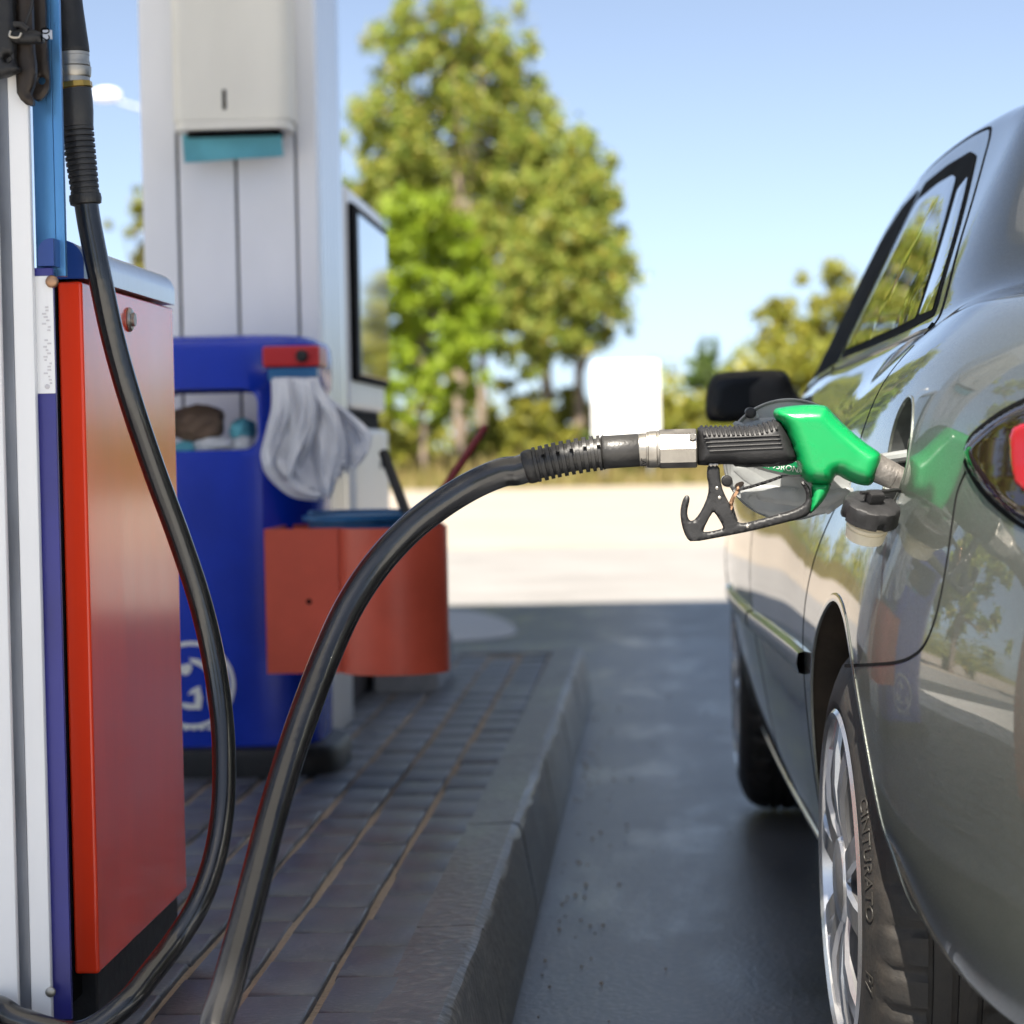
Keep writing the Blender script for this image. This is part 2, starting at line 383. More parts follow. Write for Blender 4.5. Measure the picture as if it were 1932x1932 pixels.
# ------------------------------------------------------------------ ground
def sheet(name, x0, x1, y0, y1, z, m, nx=1, ny=1):
    v = [(x0+(x1-x0)*i/nx, y0+(y1-y0)*j/ny, z) for j in range(ny+1) for i in range(nx+1)]
    f = [(j*(nx+1)+i, j*(nx+1)+i+1, (j+1)*(nx+1)+i+1, (j+1)*(nx+1)+i) for j in range(ny) for i in range(nx)]
    return struct(new(name, v, f, m, None, False))
sheet('ground', -900, 900, -300, 1800, -.012, 'sand')
sheet('grassland', -900, 900, 54, 1800, -.008, 'grassland')
sheet('road', -300, 300, 16.2, 21.5, -.008, 'road')
sheet('bounce_apron', -60, 60, -40, 12.5, -.008, 'palecon')  # pale ground added around the forecourt to bounce sunlight into the shade
sheet('far_apron', -60, 60, 12.5, 16.2, -.008, 'road')
sheet('asphalt_strip', -14, 30, 11.0, 13.75, -.004, 'asphalt')
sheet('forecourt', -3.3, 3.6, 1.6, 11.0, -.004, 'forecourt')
# pale spilled cement on the asphalt
P, fo, d = fill(smooth_poly([(-1.3, 11.1), (-.95, 11.0), (-.62, 11.25), (-.66, 11.9), (-.8, 12.7), (-1.05, 13.3), (-1.5, 13.4), (-1.9, 12.8), (-1.8, 11.6)]), [], .12)
tag(new('cement_spill', [(a, b, .001) for a, b in P], fo, 'palecon', None, False), 'pale dried cement spill on the asphalt behind the kerbed island', 'stain', kind='structure')

# ------------------------------------------------------------------ island: kerb and pavers
KT = .185; IX = -.228; IY1 = 8.4; IX0 = -3.0; IY0 = .6
mb = MB()
def kerb_run(p0, p1, outward, n):
    p0, p1 = Vector(p0), Vector(p1); d = (p1-p0)/n; o = Vector(outward)
    for i in range(n):
        a = p0 + d*(i+.004); b = p0 + d*(i+.996); k = 14; rr = random.Random(i*7+int(p0.y*10))
        prof = [(-.105, KT-.003), (-.018, KT), (-.006, KT-.004), (.0, KT-.014), (.024, .03), (.027, -.02), (-.105, -.02)]
        v = []
        for j in range(k+1):
            c = a + (b-a)*j/k
            for q, (t, z) in enumerate(prof):
                jx = rr.uniform(-.002, .002) if q in (2, 3) else 0; jz = rr.uniform(-.003, .0008) if q in (2, 3) else rr.uniform(-.001, .001)
                v.append(c + o*(t+jx) + Vector((0, 0, z + (jz if z > .1 else 0))))
        f = []; np_ = len(prof)
        for j in range(k):
            for q in range(np_):
                f.append((j*np_+q, j*np_+(q+1) % np_, (j+1)*np_+(q+1) % np_, (j+1)*np_+q))
        f.append(tuple(range(np_))); f.append(tuple(k*np_+q for q in range(np_-1, -1, -1)))
        mb.add((v, f))
kerb_run((IX-.036, IY0, 0), (IX, IY1, 0), (1, 0, 0), 8)
kerb_run((IX-.105, IY1, 0), (IX0, IY1, 0), (0, 1, 0), 3)
struct(mb.build('kerb', 'kerb', None, True, 24))
mb = MB(); pw, pl = .1045, .2
cols = int((IX-.105-IX0)/pw)
for i in range(cols):
    xb = IX-.112-i*pw
    for j in range(-1, 40):
        y0 = IY0 + j*pl + (pl/2 if i % 2 else 0) + rnd.uniform(-.004, .004)
        y1 = y0+pl
        if y0 < IY0 or y1 > IY1-.1: continue
        if xb < -1.9 and y1 < 2.4: continue
        gx = rnd.uniform(.006, .013); gy = rnd.uniform(.0012, .0035); zt = KT-.004+rnd.uniform(-.002, .0015)
        tx, ty = rnd.uniform(-.009, .009), rnd.uniform(-.006, .006)
        a0, a1, b0, b1 = xb-pw+gx, xb-gx*.4, y0+gy, y1-gy
        c = .004; rings = []
        for (ins, dz) in ((0, -.03), (0, -.006), (.0015, -.002), (c, 0)):
            for (x, y) in ((a0+ins, b0+ins), (a1-ins, b0+ins), (a1-ins, b1-ins), (a0+ins, b1-ins)):
                rings.append((x, y, zt+dz+(x-(a0+a1)/2)*tx+(y-(b0+b1)/2)*ty))
        f = [(12, 13, 14, 15)]
        for q in range(3):
            for k in range(4): f.append((q*4+k, q*4+(k+1) % 4, q*4+4+(k+1) % 4, q*4+4+k))
        mb.add((rings, f))
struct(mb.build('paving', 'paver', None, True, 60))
v, f = [], []
nx, ny = 60, 160
for j in range(ny+1):
    for i in range(nx+1):
        x = IX0+.05+(IX-.1-IX0-.05)*i/nx; y = IY0+(IY1-.06-IY0)*j/ny
        v.append((x, y, KT-.0125+.0045*math.sin(x*31+y*7)*math.sin(y*5.3-x*3)))
for j in range(ny):
    for i in range(nx): f.append((j*(nx+1)+i, j*(nx+1)+i+1, (j+1)*(nx+1)+i+1, (j+1)*(nx+1)+i))
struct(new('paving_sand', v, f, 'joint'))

# ------------------------------------------------------------------ unseen canopy (shades the pumps; outline stepped to let sun reach the nozzle)
cn = thing('station_canopy', 'white flat station canopy roof over the pumps on its clad pillar', 'canopy', (0, 3, 0))
mb = MB(); mb.add(box(-2.7, -.66, -1.7, 8.9, 6.2, 6.6, .02)); mb.build('roof', 'canopy', cn)
mb = MB(); mb.add(box(-.655, 3.2, -.85, 8.9, 6.2, 6.6, .02)); mb.build('roof', 'canopy', cn)
for x in (-2, .4, 2.2):
    for y in (1.0, 4.2, 7.4): new('ceiling_panel', *box(x-.25, x+.25, y-.6, y+.6, 6.17, 6.195, .005), 'whiteboard', cn)
mb = MB(); mb.add(box(2.6, 3.0, 5.7, 6.2, 0, 6.2, .01)); mb.build('column', 'pillar', cn)

# ------------------------------------------------------------------ clad pillar
px0, px1, py0, py1 = -1.215, -.785, 5.75, 6.24
pil = thing('canopy_pillar', 'white panelled canopy pillar with dark joints and ribbed metal side', 'pillar', ((px0+px1)/2, 6, KT))
gr = [at(338, 450, py0).x, at(448, 450, py0).x, at(561, 450, py0).x]
mb = MB(); mb.add(box(px0+.004, px1-.06, py0+.012, py1-.01, KT-.01, 6.2)); mb.build('core', 'gap', pil, False)
mb = MB(); xs = [px0] + gr + [px1]
for i in range(4): mb.add(box(xs[i]+(.0035 if i else 0), xs[i+1]-(.0035 if i < 3 else 0), py0, py0+.06, KT, 6.19, .003))
mb.build('cladding', 'pillar', pil)
mb = MB(); v = []; k = 0
prof = [(px1-.05, py0+.061), (px1, py0+.061)]
yy = py0+.061
for i in range(6):
    w_ = (py1-.06-yy)/6
    a = yy+i*w_
    prof += [(px1, a+w_*.18), (px1-.014, a+w_*.26), (px1-.014, a+w_*.42), (px1+.0, a+w_*.5)]
prof += [(px1, py1), (px1-.05, py1)]
v = [(x, y, KT) for x, y in prof] + [(x, y, 6.19) for x, y in prof]; kk = len(prof)
f = [(i, (i+1) % kk, (i+1) % kk+kk, i+kk) for i in range(kk)] + [tuple(range(kk-1, -1, -1)), tuple(range(kk, 2*kk))]
new('ribbed_side', v, f, 'alu', pil, True, 25)
new('back_panel', *box(px0, px1-.05, py1-.009, py1+.01, KT, 6.19, .002), 'pillar', pil)

# paper towel dispenser
td = thing('towel_dispenser', 'ivory paper towel dispenser with a slot on the white pillar', 'towel dispenser', (-1.05, 5.7, 1.6))
a = at(328, 232, 5.63); b = at(545, 0, 5.63); x0, x1 = a.x, b.x; z0 = a.z; z1 = z0+.46
poly = smooth_poly([(x0, 5.62), (x0+.005, 5.60), (x1-.03, 5.60), (x1, 5.625), (x1, 5.75), (x0, 5.75)], 0)
mb = MB()
def prism(pts, za, zb):
    n_ = len(pts); v = [(p[0], p[1], za) for p in pts]+[(p[0], p[1], zb) for p in pts]
    return v, [(i, (i+1) % n_, (i+1) % n_+n_, i+n_) for i in range(n_)]+[tuple(range(n_-1, -1, -1)), tuple(range(n_, 2*n_))]
def rrect(x0, x1, y0, y1, r, k=6):
    out = []
    for cx, cy, a0 in ((x1-r, y1-r, 0), (x0+r, y1-r, 90), (x0+r, y0+r, 180), (x1-r, y0+r, 270)):
        for i in range(k+1): t = R(a0+90*i/k); out.append((cx+r*math.cos(t), cy+r*math.sin(t)))
    return out
mb.add(prism(rrect(x0, x1, 5.60, 5.749, .03), z0, z1)); mb.build('housing', 'dispenser', td, True, 30)
mb = MB(); mb.add(prism(rrect(x0+.004, x1-.004, 5.592, 5.748, .035), z0-.022, z0-.002)); mb.build('lip', 'dispenser', td, True, 30)
mb = MB(); mb.add(prism(rrect(x0+.03, x1-.03, 5.62, 5.72, .02), z0-.034, z0-.0225)); mb.build('outlet', 'gap', td)
q = at(423, 188, 5.60); mb = MB(); mb.add(box(q.x-.0045, q.x+.0045, 5.597, 5.603, q.z-.024, q.z+.024, .002)); mb.build('key_slot', 'gap', td)
a = at(345, 265, 5.66); b = at(533, 300, 5.66); v = []; nX = 16; nZ = 6
for lay in (0, 1):
    for j in range(nZ+1):
        for i in range(nX+1):
            t = i/nX; s = j/nZ; v.append((a.x+(b.x-a.x)*t, 5.655+.02*s*s+.004*math.sin(t*9)*s+lay*.003, z0-.025-s*(.055+.01*(1-t))))
f = []; nn = (nX+1)*(nZ+1)
for j in range(nZ):
    for i in range(nX):
        q = (j*(nX+1)+i, j*(nX+1)+i+1, (j+1)*(nX+1)+i+1, (j+1)*(nX+1)+i); f += [q, tuple(k+nn for k in reversed(q))]
tag(new('paper_towel', v, f, 'teal'), 'teal paper towel hanging out of the ivory dispenser', 'paper towel')

# ------------------------------------------------------------------ second pump behind the pillar
xr = -.80; sp = thing('fuel_dispenser', 'white fuel dispenser with a screen, half hidden behind the white pillar', 'fuel dispenser', (-1.0, 7.0, KT))
mb = MB(); mb.add(box(-1.16, xr-.012, 6.57, 7.44, 1.02, 1.65, .02)); mb.build('head', 'white', sp)
mb = MB(); mb.add(box(xr-.02, xr+.004, 6.585, 7.425, 1.1, 1.6, .006)); mb.build('screen_frame', 'gap', sp)
mb = MB(); mb.add(box(xr-.01, xr+.008, 6.66, 7.40, 1.12, 1.575, .004)); mb.build('screen', 'screen', sp)
new('recess', *box(-1.5, xr-.03, 6.6, 7.41, .97, 1.02), 'gap', sp); new('recess', *box(-1.5, xr-.02, 6.6, 7.4, KT+.2, .42), 'gap', sp)
mb = MB(); mb.add(box(-1.5, xr-.004, 6.58, 7.43, .42, .969, .015)); mb.build('cabinet_door', 'white', sp)
mb = MB(); mb.add(lathe((xr-.006, 7.2, .86), (xr+.02, 7.2, .86), [(0, .012), (.006, .012), (.008, .008)], 16)); mb.build('lock', 'gap', sp)
mb = MB(); mb.add(box(-1.5, xr-.04, 6.6, 7.4, KT-.01, KT+.199, .01)); mb.build('plinth', 'concrete_dark', sp)
mb = MB(); mb.add(box(-.82, -.62, 7.0, 7.5, KT-.01, KT+.14, .012)); tag(mb.build('concrete_block', 'concrete'), 'grey concrete block on the paving beside the half hidden dispenser', 'block')

# ------------------------------------------------------------------ litter bin
bx, by, bw, bd = -.985, 5.42, .255, .205
bn = thing('litter_bin', 'blue plastic litter bin with an open slot in front of the white pillar', 'bin', (bx, by, KT))
def sup(wx, wy, e=3.6, n=96):
    o = []
    for i in range(n):
        t = 2*math.pi*i/n; c, s = math.cos(t), math.sin(t)
        o.append((wx*math.copysign(abs(c)**(2/e), c), wy*math.copysign(abs(s)**(2/e), s)))
    return o
zt = at(450, 640, by-.2).z
rings = [(KT+.06, .96), (KT+.07, .965), (.55, .985), (zt-.115, 1.0), (zt-.112, 1.02), (zt-.055, 1.03), (zt-.02, 1.02), (zt-.005, .99), (zt, .93)]
inner = [(zt-.012, .9), (zt-.1, .92), (KT+.1, .92)]
v = []; f = []
for z, s in rings+inner:
    for x, y in sup(bw*s, bd*s): v.append((bx+x, by+y, z))
nr = len(rings+inner)
for j in range(nr-1):
    for i in range(96): f.append((j*96+i, j*96+(i+1) % 96, (j+1)*96+(i+1) % 96, (j+1)*96+i))
f.append(tuple(range(95, -1, -1))); f.append(tuple((nr-1)*96+i for i in range(96)))
sh = new('shell', v, f, 'blue', bn, True, 35)
o1 = at(485, 732, by-.2); o0 = at(400, 850, by-.2)
cut = new('cut', *xform(prism(rrect(bx-.155, o1.x, o0.z, o1.z, .035), by-.5, by+.5), Matrix(((1, 0, 0, 0), (0, 0, 1, 0), (0, 1, 0, 0), (0, 0, 0, 1)))), 'blue', None, False)
bm = bmesh.new(); bm.from_mesh(cut.data); bmesh.ops.recalc_face_normals(bm, faces=bm.faces[:]); bm.to_mesh(cut.data); bm.free()
bm = bmesh.new(); bm.from_mesh(sh.data); bmesh.ops.recalc_face_normals(bm, faces=bm.faces[:]); bm.to_mesh(sh.data); bm.free()
apply_bool(sh, [cut]); sh.data.polygons.foreach_set('use_smooth', [True]*len(sh.data.polygons)); sh.data.set_sharp_from_angle(angle=R(35))
mb = MB(); v = []; f = []
lid = [(zt-.03, .88), (zt-.004, .92), (zt+.006, .9), (zt+.012, .75), (zt+.014, .3)]
for z, s in lid:
    for x, y in sup(bw*s, bd*s): v.append((bx+x, by+y, z))
for j in range(len(lid)-1):
    for i in range(96): f.append((j*96+i, j*96+(i+1) % 96, (j+1)*96+(i+1) % 96, (j+1)*96+i))
f.append(tuple((len(lid)-1)*96+i for i in range(96))); f.append(tuple(range(95, -1, -1)))
new('lid', v, f, 'blue', bn, True, 40)
v = []; f = []
base = [(KT-.01, 1.13), (KT+.035, 1.13), (KT+.055, 1.09), (KT+.062, 1.0), (KT+.062, .9)]
for z, s in base:
    for x, y in sup(bw*s, bd*s): v.append((bx+x, by+y, z))
for j in range(len(base)-1):
    for i in range(96): f.append((j*96+i, j*96+(i+1) % 96, (j+1)*96+(i+1) % 96, (j+1)*96+i))
f.append(tuple((len(base)-1)*96+i for i in range(96)))
new('base', v, f, 'black', bn, True, 40)
# emblem: white ring with white shapes, wrapped on the front of the bin
def bin_y(x, z=.5):
    s = .985; t = min(1, abs((x-bx)/(bw*s))); return by - bd*s*(1-t**3.6)**(1/3.6) - .0015
lc = at(362, 1292, by-.2); lr = .098
def decal(poly, holes=()):
    P, fo, d = fill(poly, list(holes), .008); return [(a, bin_y(a), b) for a, b in P], fo
circ = lambda r, n=48: [(lc.x+r*math.cos(2*math.pi*i/n), lc.z+r*math.sin(2*math.pi*i/n)) for i in range(n)]
mb = MB(); mb.add(decal(circ(lr), [circ(lr*.9)]))
E_ = lambda L: [(lc.x+a*lr, lc.z+b*lr) for a, b in L]
mb.add(decal(E_([(.0, -.10), (.18, -.02), (.24, -.3), (.2, -.56), (-.1, -.56), (-.25, -.5), (-.25, -.4), (.06, -.44), (.08, -.2), (-.1, -.22)])))
mb.add(decal(E_([(.36, -.05), (.52, .05), (.55, -.3), (.46, -.72), (.38, -.4)])))
mb.add(decal(E_([(-.05, .62), (.2, .58), (.45, .34), (.46, .2), (.2, .42), (.02, .5)])))
mb.add(decal(E_([(-.25, .45), (-.02, .5), (.02, .38), (-.05, .25), (-.15, .22), (-.3, .3)])))
mb.add(decal(E_([(-.75, -.2), (-.5, -.1), (-.45, -.5), (-.7, -.55), (-.7, -.4), (-.6, -.38)])))
for i in range(9): mb.add(decal(E_([(-.75+i*.18, -.97-.12*math.cos(i-4)*.1), (-.63+i*.18, -.97), (-.63+i*.18, -1.03), (-.75+i*.18, -1.03)])))
mb.build('emblem', 'lettering', bn, False)
# rubbish
def lump(c, r, seed, flat=(1, 1, 1), rough=.35):
    bm = bmesh.new(); bmesh.ops.create_icosphere(bm, subdivisions=3, radius=1); rr = random.Random(seed)
    ds = [(Vector((rr.gauss(0, 1), rr.gauss(0, 1), rr.gauss(0, 1))).normalized(), rr.uniform(.1, .8)) for _ in range(14)]
    for v in bm.verts:
        k = 1.
        n_ = v.co.normalized()
        for d_, t_ in ds:
            q = n_.dot(d_)
            if q > t_: k -= rough*(q-t_)*.8
        k += rr.uniform(-.06, .06)
        v.co = Vector((n_.x*flat[0], n_.y*flat[1], n_.z*flat[2]))*k*r + Vector(c)
    return dump(bm)
def rub(u, v_, Y, r, m, nm, label, cat, seed, flat):
    tag(new(nm, *lump(at(u, v_, Y), r, seed, flat), m, None, True, 18), label, cat)
rub(372, 800, by-.08, .085, 'kraft', 'paper_bag', 'crumpled brown paper bag in the slot of the blue bin', 'paper bag', 3, (1.1, .8, .62))
rub(463, 808, by-.09, .044, 'teal', 'crumpled_paper', 'crumpled teal paper towel in the blue bin beside the paper bag', 'paper', 5, (1, 1, .9))
rub(452, 840, by-.13, .046, 'paper', 'crumpled_paper', 'white crumpled paper ball at the right of the bin slot', 'paper', 6, (1.3, 1, .8))
rub(398, 842, by-.13, .046, 'paper', 'crumpled_paper', 'white crumpled paper on the left below the brown bag', 'paper', 8, (1.5, 1, .6))
rub(345, 842, by-.13, .04, 'teal', 'crumpled_paper', 'pale teal scrap at the left edge of the bin slot', 'paper', 9, (1.2, 1, .6))
mb = MB(); mb.add(prism([(bx+x*.88, by+y*.88) for x, y in sup(bw, bd)], KT+.13, o0.z-.02)); tag(mb.build('rubbish_bag', 'paper', None, True, 30), 'white bin liner filling the inside of the blue bin', 'bag')
# glove holder on the bin and the gloves
gh = thing('glove_dispenser', 'red glove dispenser with a black knob on the corner of the blue bin', 'glove dispenser', at(548, 672, by-.24))
a = at(495, 693, by-.245); b = at(603, 651, by-.245)
mb = MB(); mb.add(box(a.x, b.x, by-.245, by-.12, a.z, b.z, .006)); mb.build('holder', 'red', gh)
k = at(570, 672, by-.25); mb = MB(); mb.add(lathe((k.x, by-.246, k.z), (k.x, by-.3, k.z), [(0, .013), (.012, .014), (.018, .01)], 18)); mb.build('knob', 'black', gh)
a2 = at(505, 702, by-.24); b2 = at(598, 718, by-.24)
mb = MB(); mb.add(box(a2.x, b2.x, by-.238, by-.2, b2.z, a.z-.001, .004)); mb.build('glove_pack', 'bucket', gh)
mb = MB()
def cloth(lefts, rights, yb, seed):
    # lefts/rights: pixel outline pairs from top to bottom
    rr = random.Random(seed); ph = [rr.uniform(0, 6) for _ in range(6)]; n1, n2 = len(lefts)-1, 26; v = []
    L = catmull([(p[0], p[1], 0) for p in lefts], 6); Rr = catmull([(p[0], p[1], 0) for p in rights], 6)
    for j, (p, q) in enumerate(zip(L, Rr)):
        s = j/(len(L)-1)
        for i in range(n2+1):
            t = i/n2; u_ = p.x+(q.x-p.x)*t; v_ = p.y+(q.y-p.y)*t
            off = (.02*math.sin(t*11+ph[0]+s*2)+.012*math.sin(t*23+ph[1]-s*5)+.008*math.sin(t*37+s*9+ph[2]))*min(1, s*2.5+.15)
            v_ += 6*math.sin(t*14+ph[3])*s
            v.append(at(u_, v_, yb+off-.05*s))
    m_ = len(L); return v, [(j*(n2+1)+i, j*(n2+1)+i+1, (j+1)*(n2+1)+i+1, (j+1)*(n2+1)+i) for j in range(m_-1) for i in range(n2)]
gl = thing('plastic_gloves', 'white thin plastic gloves hanging from the red holder on the bin', 'gloves', at(580, 720, by-.24))
for nm_, L_, R_, yb, sd_ in (
    ('glove', [(515, 712), (520, 760), (512, 830), (496, 880), (545, 930), (600, 940)], [(600, 712), (612, 740), (640, 775), (655, 830), (640, 890), (625, 936)], by-.25, 1),
    ('glove', [(520, 716), (545, 760), (580, 800), (600, 850), (620, 880), (640, 898)], [(598, 716), (622, 748), (660, 775), (700, 815), (690, 855), (668, 880)], by-.22, 2),
    ('glove', [(512, 716), (512, 770), (500, 820), (492, 860), (500, 886), (520, 900)], [(590, 716), (600, 770), (590, 830), (570, 880), (560, 900), (560, 915)], by-.27, 3)):
    o = new(nm_, *cloth(L_, R_, yb, sd_), 'glove', gl, True, 80)
    md = o.modifiers.new('s', 'SOLIDIFY'); md.thickness = .0008
gm_ = M['glove']; n = gm_.node_tree.nodes; l = gm_.node_tree.links
tr = n.new('ShaderNodeBsdfTransparent'); mx = n.new('ShaderNodeMixShader'); mx.inputs[0].default_value = .06
tl_ = n.new('ShaderNodeBsdfTranslucent'); tl_.inputs[0].default_value = (.93, .94, .97, 1); m2 = n.new('ShaderNodeMixShader'); m2.inputs[0].default_value = .35
l.new(n['Principled BSDF'].outputs[0], m2.inputs[1]); l.new(tl_.outputs[0], m2.inputs[2]); l.new(m2.outputs[0], mx.inputs[1]); l.new(tr.outputs[0], mx.inputs[2]); l.new(mx.outputs[0], n['Material Output'].inputs[0])

# ------------------------------------------------------------------ squeegee bucket box
Yb = 4.95
a = at(498, 1000, Yb); b = at(842, 1000, Yb); zt_ = at(600, 997, Yb).z; zb_ = at(600, 1270, Yb).z
xm = at(640, 1100, Yb).x; cx = (xm+b.x)/2; cr = (b.x-xm)/2
poly = [(a.x, Yb+.30), (a.x, Yb), (xm, Yb)] + [(cx-cr*math.cos(R(t)), Yb+.02-cr*.92*math.sin(R(t))) for t in range(6, 181, 6)] + [(b.x-.012, Yb+.1), (b.x-.035, Yb+.30)]
sb = thing('bucket_holder', 'faded red sheet metal bucket holder with one rounded end beside the bin', 'bucket holder', (cx, Yb+.1, zb_))
ins = [(p[0]*.985+cx*.015, p[1]*.97+(Yb+.15)*.03) for p in poly]
n_ = len(poly)
v = [(p[0], p[1], zb_) for p in poly]+[(p[0], p[1], zt_) for p in poly]+[(p[0], p[1], zt_) for p in ins]+[(p[0], p[1], zb_+.02) for p in ins]
f = []
for k in range(3):
    for i in range(n_): f.append((k*n_+i, k*n_+(i+1) % n_, (k+1)*n_+(i+1) % n_, (k+1)*n_+i))
f += [tuple(range(n_-1, -1, -1)), tuple(3*n_+i for i in range(n_))]
new('casing', v, f, 'orangebox', sb, True, 25)
q = at(583, 1135, Yb); new('rivet', *lathe((q.x, Yb+.001, q.z), (q.x, Yb-.02, q.z), [(0, .006), (.002, .006), (.004, .003)], 12), 'gap', sb)
mb = MB(); mb.add(box(a.x+.02, a.x+.06, Yb+.301, by+.3, zb_+.05, zb_+.1, .003)); mb.build('bracket', 'orangebox', sb)
bk = thing('water_bucket', 'blue bucket rim standing in the red holder', 'bucket', at(680, 980, Yb+.15))
c = at(682, 982, Yb+.15); br = .121
mb = MB(); prof = [(-.25, br*.8), (0, br*.96), (.002, br+.006), (.012, br+.008), (.014, br), (.012, br*.95), (-.05, br*.93)]
mb.add(tube([(c.x, c.y, c.z+t) for t, r in prof], [r for t, r in prof], 40)); mb.build('bucket_wall', 'bucket', bk, True, 40)
mb = MB(); hd = [c + Vector((br*math.cos(t), br*math.sin(t)*.98, .018)) for t in np.linspace(.2, 2.9, 16)]; mb.add(tube(hd, .004, 8)); mb.build('handle', 'bucket', bk)
sq = thing('squeegee', 'red handled squeegee leaning out of the blue bucket', 'squeegee', c + Vector((.06, .03, 0)), 'squeegees in the bucket')
mb = MB(); p0 = at(785, 1000, 5.1); p1 = at(917, 804, 5.16); d = (p0-p1).normalized(); mb.add(tube([p1, p1+d*.005, p1+d*.1, p0, p0+d*.12], [.005, .0085, .009, .008, .008], 12)); mb.build('handle', 'redhandle', sq)
e = p0+d*.12; mb = MB(); mb.add(box(e.x-.05, e.x+.03, e.y-.012, e.y+.012, e.z-.04, e.z+.01, .004)); mb.build('head', 'black', sq)
sq = thing('squeegee', 'black handled squeegee leaning left in the blue bucket', 'squeegee', c - Vector((.02, 0, 0)), 'squeegees in the bucket')
mb = MB(); p0 = at(768, 972, 5.12); p1 = at(722, 850, 5.2); d = (p0-p1).normalized(); mb.add(tube([p1, p1+d*.005, p0, p0+d*.12], [.006, .011, .012, .012], 12)); mb.build('handle', 'black', sq)
e = p0+d*.12; mb = MB(); mb.add(box(e.x-.05, e.x+.03, e.y-.012, e.y+.012, e.z-.04, e.z+.01, .004)); mb.build('head', 'black', sq)

# ------------------------------------------------------------------ near pump
XU = lambda u, Y, v=1000: at(u, v, Y).x
dp = thing('fuel_dispenser', 'near fuel dispenser with an orange red cabinet, white metal posts and blue trim', 'fuel dispenser', (-.9, 3.1, KT))
PZ = KT+.045
mb = MB(); mb.add(box(-1.6, XU(11, 2.74), 2.74, 2.752, PZ, 2.3, .003)); mb.build('side_panel', 'white', dp)
mb = MB(); mb.add(box(-1.6, -1.08, 2.7525, 3.6, PZ, 2.3, .004)); mb.build('housing', 'white', dp)
mb = MB(); mb.add(box(XU(8, 2.77), XU(37, 2.77), 2.768, 2.78, PZ, 2.3, .002)); mb.build('groove', 'grey', dp)
mb = MB(); mb.add(box(XU(36, 2.755), XU(75, 2.755), 2.752, 2.765, PZ-.01, 2.3, .003)); mb.build('post', 'white', dp)
q = at(95, 1872, 2.752); mb = MB(); mb.add(lathe((q.x, 2.753, q.z), (q.x, 2.7, q.z), [(0, .0065), (.002, .006), (.004, .003)], 14)); mb.build('screw', 'steel', dp)
zl = at(90, 742, 2.76).z; zh = at(90, 520, 2.76).z; zcap0 = at(135, 523, 2.86).z; zcap1 = at(135, 452, 2.86).z
mb = MB(); mb.add(box(XU(74.5, 2.768), XU(112, 2.768), 2.767, 2.775, PZ, zh+.01, .001)); mb.build('trim_strip', 'violet', dp)
mb = MB(); mb.add(box(XU(78, 2.764), XU(111, 2.764), 2.764, 2.7665, zl, zh)); lp_ = mb.build('label_plate', 'white', dp, False)
mb = MB(); rr = random.Random(4)
for i in range(24):
    if 13 < i < 16: continue
    z = zl+.012+(zh-zl-.045)*i/24; x = XU(108, 2.763); w_ = rr.uniform(.003, .006); x -= rr.uniform(0, .007)
    mb.add(box(x-w_, x-.0012, 2.7628, 2.7638, z-.0009, z+.0009))
mb.add(lathe((XU(96, 2.763), 2.7639, zl+.008), (XU(96, 2.763), 2.75, zl+.008), [(0, .003), (.001, .003), (.0015, .001)], 10))
mb.build('print', 'fadedprint', lp_, False)
mb = MB(); mb.add(box(XU(110, 2.85), XU(119, 2.86)-.0006, 2.857, 3.42, PZ, zcap1-.004)); mb.build('gasket', 'gap', dp, False)
OX0, OX1 = XU(119, 2.86), XU(171, 2.86, 1200)
oz0 = at(186, 1838, 2.86).z; oz1 = at(160, 530, 2.86).z
YE = at(340, 1100, 1).y
YE = 2.86*(VPX-171)/(VPX-342)
mb = MB(); mb.add(box(OX0, OX1, 2.86, YE, oz0, oz1, .004, 3)); cab = mb.build('cabinet', 'orange', dp)
q = at(252, 603, 3.12); mb = MB(); mb.add(lathe((OX1-.002, q.y, q.z), (OX1+.1, q.y, q.z), [(0, .016), (.004, .0165), (.007, .014), (.0075, .009), (.011, .009)], 24)); mb.build('lock', 'steel', cab)
mb = MB(); mb.add(box(OX0-.1, OX1-.012, 2.90, YE-.01, KT-.01, oz0-.001, .004)); mb.build('plinth', 'black', dp)
mb = MB(); mb.add(box(-1.6, OX0-.1, 2.76, 3.55, KT-.01, PZ-.012, .004)); mb.build('foot', 'black', dp)
def capprof(x0, x1, z0, z1, k=8):
    r = min(z1-z0, x1-x0)*.85
    return [(x0, z0), (x1, z0)] + [(x1-r+r*math.cos(R(90*i/k)), z1-r+r*math.sin(R(90*i/k))) for i in range(k+1)] + [(x0, z1)]
def yprism(pr, y0, y1):
    n_ = len(pr); v = [(p[0], y0, p[1]) for p in pr]+[(p[0], y1, p[1]) for p in pr]
    return v, [(i, (i+1) % n_, (i+1) % n_+n_, i+n_) for i in range(n_)]+[tuple(range(n_-1, -1, -1)), tuple(range(n_, 2*n_))]
x0c, x1c = XU(107, 2.86, 480), OX1+.004
mb = MB(); mb.add(yprism(capprof(x0c, x1c, oz1+.003, zcap1), 2.856, 2.875)); mb.build('end_cap', 'bluepaint', dp, True, 30)
mb = MB(); mb.add(yprism(capprof(x0c+.001, x1c-.001, oz1+.004, zcap1-.001), 2.8755, YE)); mb.build('top_rail', 'alu', dp, True, 30)
mb = MB(); pr = capprof(XU(75, 2.77, 480), XU(105, 2.77, 480), zh+.0115, at(90, 451, 2.77).z); x_ = pr[0][0]+pr[1][0]; pr = [(x_-p[0], p[1]) for p in reversed(pr)]
mb.add(yprism(pr, 2.76, 2.79)); mb.build('end_cap', 'bluepaint', dp, True, 30)
